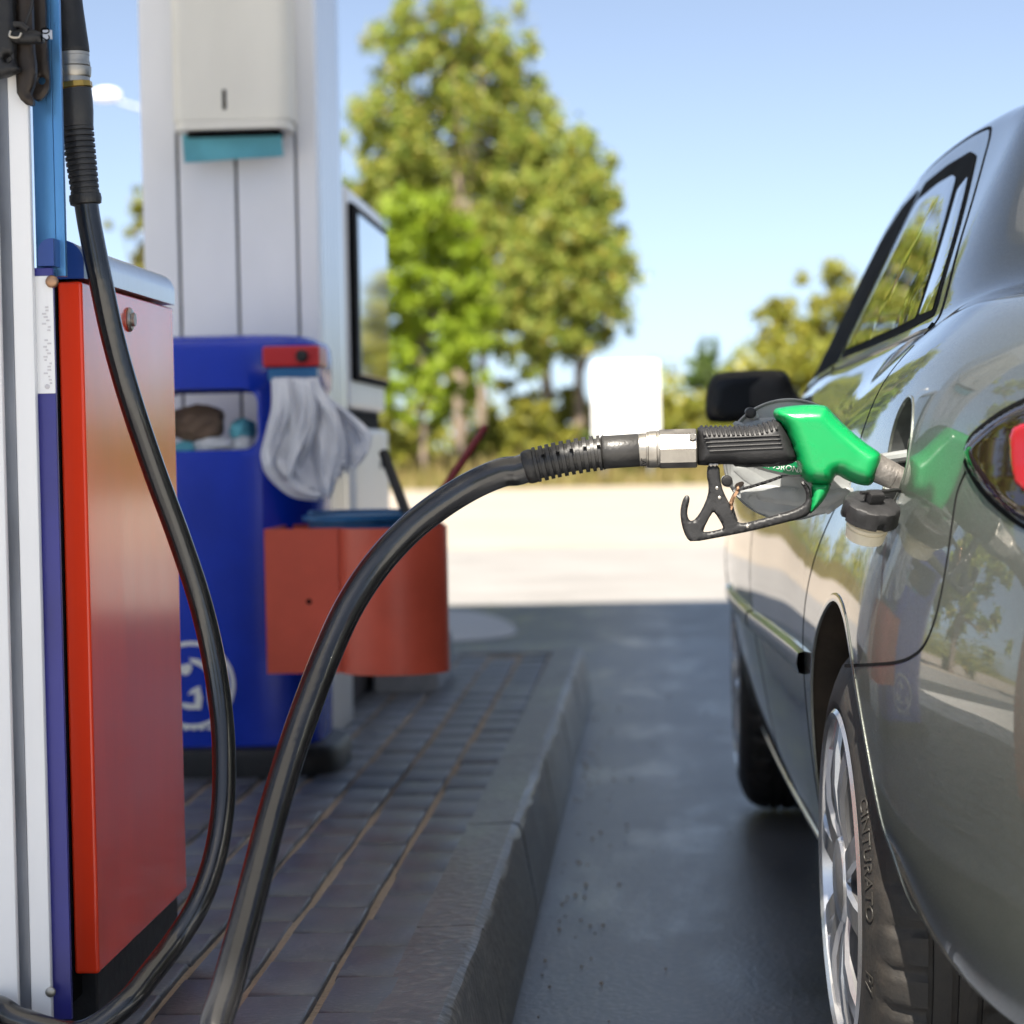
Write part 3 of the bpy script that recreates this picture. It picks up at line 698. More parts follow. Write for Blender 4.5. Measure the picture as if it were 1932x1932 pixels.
q = at(97, 531, 2.76); mb = MB(); mb.add(lathe((q.x, 2.7645, q.z), (q.x, 2.74, q.z), [(0, .0075), (.004, .0075), (.006, .006), (.007, .003)], 16)); mb.build('screw', 'copper', dp)
mb = MB(); mb.add(box(XU(60, 2.79, 200), XU(98, 2.79, 200), 2.792, 2.8, zcap1-.05, 2.3, .001)); mb.add(box(XU(98, 2.79, 200)+.0005, XU(116, 2.79, 200), 2.790, 2.8, zcap1-.05, 2.3, .001)); mb.build('upper_post', 'bluemetal', dp)
# nozzle holster on the pump
hs_ = MB()
def slab(px, Y, th, m_step=.004, holes=()):
    w3 = lambda x, y, h: Vector((x, Y+h, y))
    L = [at(p[0], p[1], Y) for p in px]; Hh = [[(at(p[0], p[1], Y).x, at(p[0], p[1], Y).z) for p in h] for h in holes]
    return inflate(smooth_poly([(p.x, p.z) for p in L], 1), th, .006, m_step, w3, Hh, th*.6)
cir = lambda u, v, r, n=20: [(u+r*math.cos(2*math.pi*i/n), v+r*math.sin(2*math.pi*i/n)) for i in range(n)]
mb = MB(); mb.add(slab([(58, -60), (84, -60), (90, 100), (95, 150), (93, 172), (82, 188), (66, 192), (60, 170)], 2.78, .006, holes=[cir(80, 153, 7.5)])); mb.build('holster_back', 'darkbrown', dp, True, 50)
mb = MB(); mb.add(slab([(30, -60), (60, -60), (64, 90), (70, 130), (66, 160), (58, 178), (65, 188), (64, 202), (45, 196), (30, 170)], 2.745, .008)); mb.build('holster_front', 'darkbrown', dp, True, 50)
mb = MB(); mb.add(slab([(-60, -60), (24, -60), (26, 30), (30, 70), (28, 120), (40, 130), (36, 136), (10, 146), (-60, 160)], 2.73, .011, holes=[cir(17, 112, 7.2)])); mb.build('holster_cover', 'black', dp, True, 50)
mb = MB(); mb.add(slab([(22, 56), (80, 58), (84, 76), (80, 82), (30, 83), (20, 75)], 2.725, .009)); st = mb.build('strap', 'black', dp, True, 50)
mb = MB(); L = [at(u, v, 2.712) for u, v in ((20, 58), (18, 67), (25, 71), (36, 70), (40, 62))]; mb.add(tube(catmull(L, 4), .0016, 8)); mb.build('buckle', 'steel', st)
a = at(81, 57, 2.712); b = at(92, 74, 2.712)
mb = MB(); mb.add(box(a.x, b.x+.004, 2.711, 2.714, b.z, a.z)); tg = mb.build('number_tag', 'grey', st, False)
tv, tf = text_mesh('02', .017, .0003); cc = (Vector(a)+Vector(b))/2
mb = MB(); mb.add(([Vector((cc.x-.001+v[1]*.9, 2.7106, cc.z+.0-v[0])) for v in tv], tf)); mb.build('number', 'gap', tg, False)
mb = MB(); mb.add(tube(catmull([at(u, v, 2.72) for u, v in ((62, -30), (60, 10), (48, 45), (40, 70))], 6), .0018, 8)); mb.build('cable', 'black', dp)
mb = MB(); mb.add(tube([at(u, v, 2.71) for u, v in ((26, 46), (40, 46), (53, 56))], [.004, .0035, .003], 8)); mb.build('hook', 'black', dp)

# ------------------------------------------------------------------ hanging nozzle with its hose
YN = 2.86
hn = thing('fuel_nozzle', 'black fuel nozzle hanging in the holster of the near pump', 'fuel nozzle', at(135, 90, YN))
def seg_between(u0, v0, u1, v1, prof, seg=28, Y0=YN, Y1=YN):   # prof: (fraction, radius px)
    A, B = at(u0, v0, Y0), at(u1, v1, Y1); L = [A+(B-A)*t for t, r in prof]
    return tube(L, [r*Y0/F for t, r in prof], seg)
mb = MB(); mb.add(seg_between(118, -60, 134, 103, [(0, 30), (.5, 32), (.93, 35.5), (.98, 35.5), (1, 33)])); mb.build('grip', 'black', hn)
mb = MB(); mb.add(seg_between(134, 100, 136, 127, [(0, 33), (.05, 34.5), (.25, 34.5), (.27, 33.8), (.7, 33.8), (.72, 34.8), (.95, 34.8), (1, 33)]))
mb.add(seg_between(136, 145, 138, 160, [(0, 33), (.1, 33), (1, 33)])); mb.build('swivel', 'steel', hn, True, 30)
mb = MB(); A, B = at(136, 126, YN), at(137, 147, YN); d = (B-A)
ringv = []; seg = 60
sv, sf = tube([A, A+d*.08, A+d*.3, A+d*.85, A+d], [33*YN/F, 36*YN/F, 36*YN/F, 35*YN/F, 33*YN/F], seg)
for i in range(len(sv)):
    k = i % seg
    if 10 < k < 34 and k % 4 < 2 and seg <= i < 4*seg: c_ = A+d*((i//seg)/4); sv[i] = c_ + (sv[i]-c_)*.92
mb.add((sv, sf)); rg = mb.build('lock_ring', 'steel', hn, True, 30)
mb = MB(); mb.add(seg_between(137, 157, 139, 170, [(0, 33), (.12, 36.5), (.85, 36.5), (1, 34)], 12)); mb.build('brass_nut', 'brass', hn, True, 20)
mb = MB(); mb.add(seg_between(139, 168, 145, 240, [(0, 33.5), (.3, 34.5), (.6, 34), (1, 31.5)]))
pr = []; nr_ = 12
for i in range(nr_):
    t0 = i/nr_
    for dt, r in ((.0, 27.5), (.25, 27.5), (.32, 31.5-i*.25), (.85, 31.5-i*.25), (.93, 27)): pr.append((t0+dt/nr_, r - i*.12))
mb.add(seg_between(145, 238, 161, 368, pr)); mb.add(seg_between(160, 365, 162.5, 387, [(0, 26), (.1, 30), (.5, 31), (.9, 29.5), (1, 24)])); mb.build('bend_boot', 'boot', hn, True, 35)
hp = [(162, 380, YN), (170, 430, 2.86), (188, 520, 2.86), (214, 640, 2.87), (248, 760, 2.88), (292, 890, 2.9), (338, 1015, 2.92), (376, 1130, 2.93), (402, 1240, 2.93), (418, 1350, 2.92), (423, 1450, 2.9), (419, 1540, 2.88), (402, 1630, 2.85), (372, 1710, 2.82), (332, 1775, 2.8), (286, 1835, 2.76), (236, 1895, 2.72), (150, 1950, 2.7), (40, 1925, 2.7), (-10, 1900, 2.72)]
path = catmull([at(*q) for q in hp] + [Vector((-.84, 2.78, .235)), Vector((-.93, 2.86, .225))], 10)
new('hose', *tube(path, .0148, 20), 'rubber', hn)

# ------------------------------------------------------------------ nozzle in the car
Y0 = 2.92
n1 = thing('fuel_nozzle', 'fuel nozzle with a green cover pushed into the car filler', 'fuel nozzle', at(1500, 850, Y0))
Z1 = lambda x, y: (1259.4+x*.348, 705.3+y*.348)
Z6 = lambda x, y: (957.2+x*.2868, 755.7+y*.2868)
def outline(L, z, k=1): return smooth_poly([(at(*z(*p), Y0).x, at(*z(*p), Y0).z) for p in L], k)
w3 = lambda yo: (lambda x, y, h: Vector((x, Y0+yo-h, y)))
GC = [(572, 215), (580, 190), (610, 182), (700, 170), (800, 166), (858, 172), (878, 192), (920, 240), (985, 300), (1060, 365), (1120, 406), (1152, 428), (1157, 460), (1150, 510), (1130, 565), (1108, 600), (1080, 609), (1020, 597), (960, 572), (925, 548), (908, 556), (898, 585), (870, 600), (820, 603), (762, 592), (735, 568), (712, 522), (690, 450), (665, 375), (640, 312), (605, 262), (580, 242)]
mb = MB(); mb.add(inflate(outline(GC, Z1), .029, .020, .0035, w3(0))); o = mb.build('cover', 'green', n1, True, 80)
mb = MB(); mb.add(inflate(outline([(775, 585), (890, 585), (880, 628), (850, 682), (805, 735), (764, 766), (776, 700), (782, 645)], Z1), .014, .01, .003, w3(0))); mb.build('cover_fin', 'green', n1, True, 80)
GR = [(160, 300), (166, 288), (300, 287), (470, 285), (540, 266), (585, 250), (612, 252), (650, 312), (676, 375), (700, 450), (700, 470), (620, 499), (370, 506), (350, 487), (166, 500), (160, 480)]
mb = MB(); mb.add(inflate(outline(GR, Z1), .022, .019, .003, w3(0))); gp = mb.build('grip', 'black', n1, True, 60)
mb = MB()
for i in range(16):
    x = 190+i*26.; yv = 291-(max(0, x-470)*.3)
    a, b, c_ = at(*Z1(x-6, yv), Y0), at(*Z1(x+6, yv+24), Y0-.016), at(*Z1(x+14, yv+48), Y0-.0215)
    mb.add(tube(catmull([a+Vector((0, .012, -.001)), a+Vector((0, 0, .001)), b, c_], 4), [.0006]+[.0019]*11+[.0005], 8))
mb.build('grip_rib', 'black', gp)
mb = MB()
for (xa, xb, y) in ((196, 612, 352), (205, 616, 374), (214, 622, 397), (224, 628, 420)):
    mb.add(tube([at(*Z1(xa, y), Y0-.0215), at(*Z1(xa+8, y-.3), Y0-.0222), at(*Z1(xb-8, y-18), Y0-.0222), at(*Z1(xb, y-18.5), Y0-.0215)], [.0004, .0012, .0012, .0004], 8))
mb.build('grip_line', 'black', gp)
mb = MB(); mb.add(inflate(outline([(352, 478), (600, 462), (690, 450), (700, 478), (620, 503), (370, 510)], Z1), .019, .012, .003, w3(0))); mb.build('grip_base', 'black', gp, True, 60)
# swivel, hex coupling
def sg(x0, y0, x1, y1, prof, seg=28):
    A, B = at(*Z6(x0, y0), Y0), at(*Z6(x1, y1), Y0); return tube([A+(B-A)*t for t, r in prof], [r*.2868*Y0/F for t, r in prof], seg)
mb = MB(); mb.add(sg(998, 319, 1247, 313, [(0, 118), (.01, 125), (.03, 128), (.96, 128), (.985, 125), (1, 120)], 8)); hx = mb.build('hex_coupling', 'steel', n1, True, 20)
q = at(*Z6(1218, 237), Y0-.0225); mb = MB(); mb.add(lathe((q.x, q.y+.001, q.z), (q.x, q.y-.01, q.z), [(0, .0042), (.0015, .0042), (.0017, .0022), (.0006, .002)], 14)); mb.build('screw', 'steel', hx, True, 30)
mb = MB(); mb.add(sg(914, 322, 1000, 320, [(0, 112), (.03, 120), (.12, 121), (.14, 115), (.18, 121), (.78, 122), (.8, 117), (.84, 123), (1, 120)])); mb.build('swivel_nut', 'steel', n1, True, 30)
mb = MB(); mb.add(sg(866, 325, 918, 322, [(0, 106), (.1, 109), (.9, 109), (1, 106)])); sr = mb.build('swivel_ring', 'steel', n1, True, 30)
tv, tf = text_mesh('ELAF', .0088, .0002); q = at(*Z6(895, 395), Y0-.0172)
mb = MB(); mb.add(([Vector((q.x+v[1], q.y-.001+abs(v[0])*.25, q.z-v[0])) for v in tv], tf)); mb.build('stamp', 'gap', sr, False)
mb = MB(); mb.add(sg(618, 342, 872, 325, [(0, 100), (.05, 116), (.1, 110), (.3, 109), (.96, 109), (1, 102)]))
pr = []; cl = [(625, 342), (560, 350), (480, 362), (400, 376), (320, 392), (250, 408), (180, 424)]
cp = catmull([at(*Z6(*q), Y0) for q in cl], 40); tot = len(cp)
rad = []
for i in range(tot):
    ph = (i/tot*10) % 1; rad.append((117 if .3 < ph < .85 else 96)*.2868*Y0/F)
mb.add(tube(cp, rad, 28))
A, B = at(*Z6(192, 421), Y0), at(*Z6(110, 446), Y0)
mb.add(tube([A+(B-A)*t for t in (0, .1, .35, .7, .92, 1)], [r*.2868*Y0/F for r in (95, 108, 114, 112, 104, 92)], 28))
mb.build('bend_boot', 'boot', n1, True, 35)
mb = MB()
for (x, y) in ((235, 362), (330, 343), (420, 325), (510, 310), (600, 300)):
    q = at(*Z6(x, y), Y0-.020); mb.add(box(q.x-.0022, q.x+.0022, q.y-.003, q.y+.006, q.z-.0016, q.z+.0016))
mb.build('boot_notch', 'gap', n1, False)
hp = [at(*Z6(130, 440), Y0), at(*Z6(60, 462), Y0), at(945, 892, 2.92), at(890, 916, 2.92), at(830, 953, 2.915), at(770, 1001, 2.91), at(710, 1067, 2.9), at(658, 1146, 2.88), at(615, 1240, 2.85), at(577, 1340, 2.81), at(543, 1440, 2.77), at(512, 1545, 2.72), at(485, 1650, 2.66), at(458, 1755, 2.6), at(430, 1860, 2.54), at(405, 1955, 2.49), Vector((-.455, 2.455, .225)), Vector((-.54, 2.49, .206)), Vector((-.66, 2.57, .205)), Vector((-.79, 2.70, .206)), Vector((-.90, 2.84, .207))]
new('hose', *tube(catmull(hp, 12), .0183, 24), 'rubber', n1)
# trigger guard with hook, lever and latch
GU = [(218, 490), (212, 555), (224, 600), (220, 660), (186, 740), (152, 788), (128, 800), (112, 785), (105, 745), (121, 682), (116, 660), (98, 658), (80, 688), (68, 750), (76, 820), (100, 888), (130, 913), (300, 882), (460, 850), (600, 815), (720, 785), (764, 766), (780, 722), (778, 645), (762, 604), (728, 576), (722, 596), (745, 622), (755, 665), (745, 702), (690, 735), (560, 772), (440, 806), (400, 812), (372, 796), (345, 720), (302, 640), (286, 580), (280, 490)]
TH = [(240, 752), (256, 750), (303, 828), (298, 842), (204, 861), (190, 850)]
mb = MB(); mb.add(inflate(outline(GU, Z1), .0085, .003, .0028, w3(0), [outline(TH, Z1)], .006)); mb.build('trigger_guard', 'black', n1, True, 45)
mb = MB(); q0, q1 = at(*Z1(222, 500), Y0), at(*Z1(276, 484), Y0); mb.add(box(q0.x, q1.x, Y0-.011, Y0+.011, q0.z, q1.z, .0015)); gd = mb.build('guard_clip', 'steel', n1, True, 30)
for (x, y) in ((268, 620), (282, 672), (434, 828), (236, 494), (258, 493)):
    q = at(*Z1(x, y), Y0-.0085 if y > 500 else Y0-.011); new('rivet', *lathe((q.x, q.y+.001, q.z), (q.x, q.y-.01, q.z), [(0, .0022), (.0014, .002), (.002, .001)], 10), 'steel', n1)
mb = MB(); LV = [(735, 556), (690, 560), (640, 557), (600, 572), (520, 602), (430, 626), (388, 636), (360, 662), (352, 700), (372, 770), (384, 800), (368, 796), (348, 735), (330, 715), (340, 680), (362, 640), (400, 618), (500, 590), (590, 560), (630, 546), (690, 548), (730, 546)]
mb.add(inflate(outline(LV, Z1), .009, .004, .0025, w3(.002), (), .004)); mb.build('lever', 'black', n1, True, 50)
mb = MB(); mb.add(inflate(outline([(332, 700), (345, 668), (362, 650), (376, 612), (386, 606), (388, 632), (372, 660), (358, 690), (350, 735), (340, 740), (342, 715)], Z1), .006, .002, .0025, w3(-.004), (), .004)); mb.build('latch', 'copper', n1, True, 50)
A, B = at(*Z1(1120, 505), Y0), at(*Z1(1400, 640), Y0+.01)
mb = MB(); d = (B-A).length; mb.add(tube([A+(B-A)*t for t in (0, .1, .37, .375, .38, .385, 1)], [.0185, .0172, .0163, .0152, .0152, .0158, .0138], 28)); mb.build('spout', 'cast', n1, True, 30)

# ------------------------------------------------------------------ the car
XC = 1.08
def pchip(T):
    x = np.array([t[0] for t in T], float); y = np.array([t[1] for t in T], float); h = np.diff(x); dl = np.diff(y)/h; m_ = np.zeros(len(x))
    for i in range(1, len(x)-1):
        if dl[i-1]*dl[i] > 0: w1, w2 = 2*h[i]+h[i-1], h[i]+2*h[i-1]; m_[i] = (w1+w2)/(w1/dl[i-1]+w2/dl[i])
    m_[0], m_[-1] = dl[0], dl[-1]
    def f(q):
        i = int(np.clip(np.searchsorted(x, q)-1, 0, len(h)-1)); t = (q-x[i])/h[i]
        return (2*t**3-3*t*t+1)*y[i]+(t**3-2*t*t+t)*h[i]*m_[i]+(-2*t**3+3*t*t)*y[i+1]+(t**3-t*t)*h[i]*m_[i+1]
    return f
fB = pchip([(2.02, .80), (2.05, .62), (2.1, .50), (2.2, .415), (2.3, .367), (2.45, .325), (2.6, .292), (2.76, .265), (2.95, .249), (3.15, .241), (3.4, .235), (3.6, .231), (4.0, .214), (4.5, .190), (5.0, .180), (5.5, .185), (5.85, .199), (6.2, .235), (6.5, .31), (6.68, .43), (6.78, .60), (6.82, .82)])
fbot = pchip([(2.02, .30), (2.1, .285), (2.4, .28), (2.6, .295), (2.8, .325), (3.0, .29), (3.4, .25), (3.5, .242), (5.4, .2), (6.2, .21), (6.82, .28)])
fbelt = pchip([(2.02, 1.0), (2.1, 1.035), (2.3, 1.058), (2.6, 1.068), (2.9, 1.068), (3.3, 1.056), (3.57, 1.045), (4.6, 1.022), (5.0, 1.0), (5.5, .962), (6.0, .915), (6.4, .845), (6.7, .72), (6.82, .62)])
ftop = pchip([(2.02, 1.02), (2.1, 1.06), (2.3, 1.09), (2.6, 1.10), (2.78, 1.115), (3.0, 1.215), (3.2, 1.32), (3.4, 1.395), (3.6, 1.44), (3.85, 1.463), (4.2, 1.474), (4.5, 1.466), (4.75, 1.43), (5.0, 1.325), (5.3, 1.17), (5.55, 1.045), (5.8, .995), (6.2, .94), (6.5, .87), (6.7, .76), (6.82, .64)])
sst = lambda x, a, b: (lambda t: t*t*(3-2*t))(min(1, max(0, (x-a)/(b-a))))
def section(Y):
    B, zb, zl, zt = fB(Y), fbot(Y), fbelt(Y), ftop(Y); k = (zl-.45)/(1.045-.45)
    Z = lambda z: .45+(z-.45)*k
    rear = 1-sst(Y, 2.5, 3.0)
    e = 1-sst(Y, 3.25, 3.9); mxx = lambda a, b: a*(1-e)+b*e
    P = [(XC, zb), (B+.20, zb), (B+.075-.028*rear, zb+.006), (B+.04-.01*rear, zb+.04), (B+.022-.006*rear, zb+.10), (B+.010, .45), (B+.001, .58 if k > .8 else .5), (B+mxx(0, .006), Z(.66)), (B+mxx(.008, .027), Z(.76)), (B+mxx(.022, .054), Z(.84)), (B+mxx(.05, .064), Z(.905)), (B+mxx(.095, .086), Z(.968)), (B+.138, zl-.022), (B+.160+.035*rear, zl)]
    P[5] = (P[5][0], min(.45, zl*.6))
    ex = max(0, .262-(B+.034))*sst(Y, 3.4, 3.7)*(1-sst(Y, 5.5, 5.8))
    for q_, w_ in ((1, 1), (2, 1), (3, 1), (4, .8), (5, .4), (6, .08)): P[q_] = (P[q_][0]+ex*w_, P[q_][1])
    h = zt-zl; s = sst(h, .05, .36); xb = P[-1][0]
    xt = xb
    for t in (.12, .4, .7, 1.):
        xt = xb + t*(s*.50*.77*h + (1-s)*.28); P.append((xt, zl + t*(.77*s+.75*(1-s))*h))
    P.append((xt+.022*s+.05*(1-s), zl+h*(.87*s+.85*(1-s)))); P.append((xt+.065*s+.12*(1-s), zt-.030*s-h*.08*(1-s))); P.append((xt+.17*s+.2*(1-s), zt-.012*s)); P.append((XC, zt))
    return P
Ys = np.concatenate([np.linspace(2.02, 2.2, 22), np.linspace(2.2, 3.6, 90)[1:], np.linspace(3.6, 6.3, 120)[1:], np.linspace(6.3, 6.82, 40)[1:]])
NL = 110
grid = np.zeros((len(Ys), NL, 3))
lev = None
for i, Y in enumerate(Ys):
    P = np.array(section(Y)); t = np.arange(len(P), dtype=float)
    fx, fz = pchip(list(zip(t, P[:, 0]))), pchip(list(zip(t, P[:, 1])))
    # dense between levels
    tt = np.concatenate([np.linspace(0, 1, 6)[:-1], np.linspace(1, len(P)-1, NL-5)])
    for j, q in enumerate(tt): grid[i, j] = (fx(q), Y, fz(q))
for it in range(14):
    g2 = grid.copy(); g2[1:-1, 1:-1, ::2] = grid[1:-1, 1:-1, ::2]*.5 + .125*(grid[:-2, 1:-1, ::2]+grid[2:, 1:-1, ::2]+grid[1:-1, :-2, ::2]+grid[1:-1, 2:, ::2]); grid = g2
nY = len(Ys); right = grid[:, 1:-1][:, ::-1].copy(); right[:, :, 0] = 2*XC-right[:, :, 0]
ring = np.concatenate([grid, right], 1); NR = ring.shape[1]
V = [tuple(p) for p in ring.reshape(-1, 3)]; FA = []
for i in range(nY-1):
    for j in range(NR): FA.append((i*NR+j, (i+1)*NR+j, (i+1)*NR+(j+1) % NR, i*NR+(j+1) % NR))
FA.append(tuple(range(NR))); FA.append(tuple((nY-1)*NR+j for j in range(NR-1, -1, -1)))
car = thing('parked_car', 'grey green metallic sedan parked beside the kerb, its tank being filled', 'car', (XC, 4.45, 0))
body = new('body', V, FA, ['paint', 'liner', 'cavity'], car)
bm = bmesh.new(); bm.from_mesh(body.data); bmesh.ops.recalc_face_normals(bm, faces=bm.faces[:]); bm.to_mesh(body.data)
bmesh.ops.triangulate(bm, faces=bm.faces[:]); tree = BVHTree.FromBMesh(bm); bm.verts.ensure_lookup_table(); bm.faces.ensure_lookup_table(); bm.normal_update()
tv_ = [[v.index for v in f.verts] for f in bm.faces]; co_ = [v.co.copy() for v in bm.verts]; no_ = [v.normal.copy() for v in bm.verts]; bm.free()
def bary(p, a, b, c):
    v0, v1, v2 = b-a, c-a, p-a; d00, d01, d11, d20, d21 = v0.dot(v0), v0.dot(v1), v1.dot(v1), v2.dot(v0), v2.dot(v1); dn = d00*d11-d01*d01
    if abs(dn) < 1e-18: return 1, 0, 0
    v_ = (d11*d20-d01*d21)/dn; w_ = (d00*d21-d01*d20)/dn; return 1-v_-w_, v_, w_
def snorm(p):
    loc, nn, idx, dist = tree.find_nearest(p)
    a, b, c_ = tv_[idx]; x, y, z = bary(loc, co_[a], co_[b], co_[c_]); return (no_[a]*x+no_[b]*y+no_[c_]*z).normalized(), dist
def side(y, z):
    h, nn, idx, dist = tree.ray_cast(Vector((-1, y, z)), Vector((1, 0, 0)))
    if h is None: return Vector((XC-.6, y, z)), Vector((-1, 0, 0))
    return h, snorm(h)[0]
def seen(u, v):
    h, nn, idx, dist = tree.ray_cast(CP, ray(u, v)); return (h, snorm(h)[0]) if h is not None else (None, None)
WY = (3.15, 5.85); WZ = .318; AR = .374
cuts = []
for wy in WY:
    for (xa, xb) in ((-.2, .52), (2*XC-.52, 2*XC+.2)):
        v, f = tube([(xa, wy, WZ), (xb, wy, WZ)], AR, 96); cuts.append(new('cut', v, f, ['paint', 'liner', 'cavity'], None, False))
FY, FZ = 2.905, .884
v, f = tube([(-.2, FY, FZ), (fB(FY)+.135, FY, FZ)], .069, 64); cuts.append(new('cut', v, f, ['paint', 'liner', 'cavity'], None, False))
for c_ in cuts:
    bm = bmesh.new(); bm.from_mesh(c_.data); bmesh.ops.recalc_face_normals(bm, faces=bm.faces[:]); bm.to_mesh(c_.data); bm.free()
apply_bool(body, cuts)
me = body.data
# split the shell into panels along its seams
vs = np.array([v.co for v in me.vertices]); keyf = []
for p in me.polygons:
    c_ = p.center; d = snorm(c_)[1]
    wheel = any(math.hypot(c_.y-wy, c_.z-WZ) < AR+.002 for wy in WY); fil = math.hypot(c_.y-FY, c_.z-FZ) < .0697 and c_.x < XC
    off = d > .0015 or (abs(p.normal.x) < .12 and (wheel and math.hypot(c_.y-WY[0], c_.z-WZ) > AR-.004 or wheel and math.hypot(c_.y-WY[1], c_.z-WZ) > AR-.004))
    mi = 0
    if off and wheel: mi = 1
    elif fil and (d > .0008 or abs(p.normal.x) < .3): mi = 2
    part = 'body'
    if mi == 0 and c_.z < 1.0:
        seam = .672 if c_.y > 2.56 else (.672+(2.56-c_.y)*1.0)
        if c_.y < 2.95 and c_.z < min(seam, .80): part = 'rear_bumper'
        elif c_.y > 6.3 and c_.z < .62: part = 'front_bumper'
        elif c_.x < XC and c_.z > .25 and c_.x < .5:
            if 3.52 < c_.y < 4.42 and c_.z > .25: part = 'rear_door'
            elif 4.42 <= c_.y < 5.42: part = 'front_door'
    keyf.append((part, mi))
def subset(name, sel, parent):
    idx = sorted({i for k in sel for i in me.polygons[k].vertices}); mp_ = {a: b for b, a in enumerate(idx)}
    q = bpy.data.meshes.new(name); q.from_pydata([me.vertices[i].co for i in idx], [], [[mp_[i] for i in me.polygons[k].vertices] for k in sel])
    for mm in ('paint', 'liner', 'cavity'): q.materials.append(M[mm])
    q.polygons.foreach_set('material_index', [keyf[k][1] for k in sel]); q.polygons.foreach_set('use_smooth', [True]*len(sel)); q.update()
    nl = [None]*len(q.loops)
    for p in q.polygons:
        for li in p.loop_indices:
            if p.material_index == 0: nl[li] = snorm(q.vertices[q.loops[li].vertex_index].co)[0]
            elif p.material_index == 1 and abs(p.normal.x) < .5:
                c_ = q.vertices[q.loops[li].vertex_index].co; wy = min(WY, key=lambda a: abs(a-c_.y)); nl[li] = -Vector((0, c_.y-wy, c_.z-WZ)).normalized()
            else: nl[li] = p.normal.copy()
    q.normals_split_custom_set(nl)
    o = bpy.data.objects.new(name, q); COL.objects.link(o); adopt(o, parent); return o
parts = {}
for nm_ in ('body', 'rear_bumper', 'front_bumper', 'rear_door', 'front_door'):
    sel = [k for k, q in enumerate(keyf) if q[0] == nm_]
    if sel: parts[nm_] = subset({'rear_door': 'door', 'front_door': 'door'}.get(nm_, nm_), sel, car)
tmp = body; 
bpy.data.objects.remove(tmp); body = parts['body']; body.name = 'body'

def strip(pts, wd, off, m, name, parent, lift=.0):     # pts: (pos, normal) on the shell; a narrow bead along them
    L = [p + n_*off for p, n_ in pts]; v = []; f = []
    for i, (p, n_) in enumerate(pts):
        a = L[max(0, i-1)]; b = L[min(len(L)-1, i+1)]; t = (b-a).normalized(); s = n_.cross(t).normalized()
        v += [p - n_*.002 + s*wd/2, L[i]+s*wd*.42, L[i]+n_*lift, L[i]-s*wd*.42, p - n_*.002 - s*wd/2]
    for i in range(len(pts)-1):
        for k in range(4): f.append((i*5+k, i*5+k+1, i*5+5+k+1, i*5+5+k))
    return new(name, v, f, m, parent, True, 60)
def yz(L, n=8, step=None): return [side(p.x, p.y) for p in catmull([(a, b, 0) for a, b in L], n)]
def pxl(L, n=8):
    o = [seen(p.x, p.y) for p in catmull([(a, b, 0) for a, b in L], n)]; return [q for q in o if q[0] is not None]
# panel gaps
strip(pxl([(1594, 1256), (1640, 1254), (1690, 1250), (1722, 1238), (1745, 1215), (1762, 1175), (1776, 1120), (1788, 1050), (1797, 985), (1806, 930), (1822, 890)], 10), .0045, .0006, 'gap', 'panel_gap', parts['rear_bumper'])
strip(yz([(3.535, .30), (3.56, .45), (3.56, .6), (3.50, .72), (3.36, .84), (3.25, .95), (3.24, 1.03)], 12), .004, .0006, 'gap', 'panel_gap', parts['rear_door'])
strip(yz([(4.42, .26), (4.42, .5), (4.42, .8), (4.42, 1.0)], 10), .004, .0006, 'gap', 'panel_gap', parts['rear_door'])
strip(yz([(5.42, .3), (5.44, .6), (5.44, .9)], 10), .004, .0006, 'gap', 'panel_gap', parts['front_door'])
# window surround
def patch(poly, mapper, off, bulge, r, step, name, m, parent, k=1, rc=.025):
    P, fo, d = fill(round_poly(poly, rc) if rc else smooth_poly(poly, k), [], step); v = []; q = np.clip(d/r, 0, 1); n_ = len(P)
    for i in range(n_):
        h, nn = mapper(P[i, 0], P[i, 1])
        if h is None: h, nn = Vector((XC, 3, .5)), Vector((0, 0, 1))
        v.append(h + nn*(off + bulge*math.sqrt(max(0, 1-(1-q[i])**2))))
    f = [tuple(t) for t in fo]
    # right way round, with a skirt down to the shell
    a, b, c_ = f[0]; nn = (v[b]-v[a]).cross(v[c_]-v[a]); h, n0 = mapper(P[a, 0], P[a, 1])
    if nn.dot(n0) < 0: f = [tuple(reversed(t)) for t in f]
    cnt = {(t[i], t[(i+1) % 3]) for t in f for i in range(3)}; sk_ = {}
    for a, b in list(cnt):
        if (b, a) not in cnt:
            for i in (a, b):
                if i not in sk_:
                    h, nn = mapper(P[i, 0], P[i, 1]); sk_[i] = len(v); v.append(h - nn*.003)
            f.append((b, a, sk_[a], sk_[b]))
    return new(name, v, f, m, parent, True, 50)
RW = [(4.40, 1.054), (4.395, 1.372), (4.15, 1.378), (3.92, 1.372), (3.81, 1.352), (3.74, 1.312), (3.325, 1.082), (3.32, 1.073), (3.6, 1.068)]
rd = parts['rear_door']; fd = parts['front_door']
strip(yz([(3.25, 1.045), (3.24, 1.065), (3.30, 1.10), (3.5, 1.215), (3.68, 1.325), (3.77, 1.38), (3.87, 1.402), (4.15, 1.415), (4.5, 1.408), (4.72, 1.38), (5.0, 1.25), (5.25, 1.11)], 14), .007, .001, 'gap', 'frame_gap', rd)
fr = patch(RW, side, .0012, .0, .01, .022, 'frame_and_dark_opening', 'gap', rd)
patch([(4.365, 1.068), (4.36, 1.335), (4.15, 1.345), (4.0, 1.342), (3.93, 1.33), (3.885, 1.30), (3.55, 1.082)], side, .003, .001, .01, .022, 'window_pane', 'glass', fr)
patch([(3.515, 1.084), (3.83, 1.30), (3.775, 1.315), (3.733, 1.293), (3.35, 1.082)], side, .003, .001, .008, .016, 'quarter_pane', 'glass', fr, 1, .012)
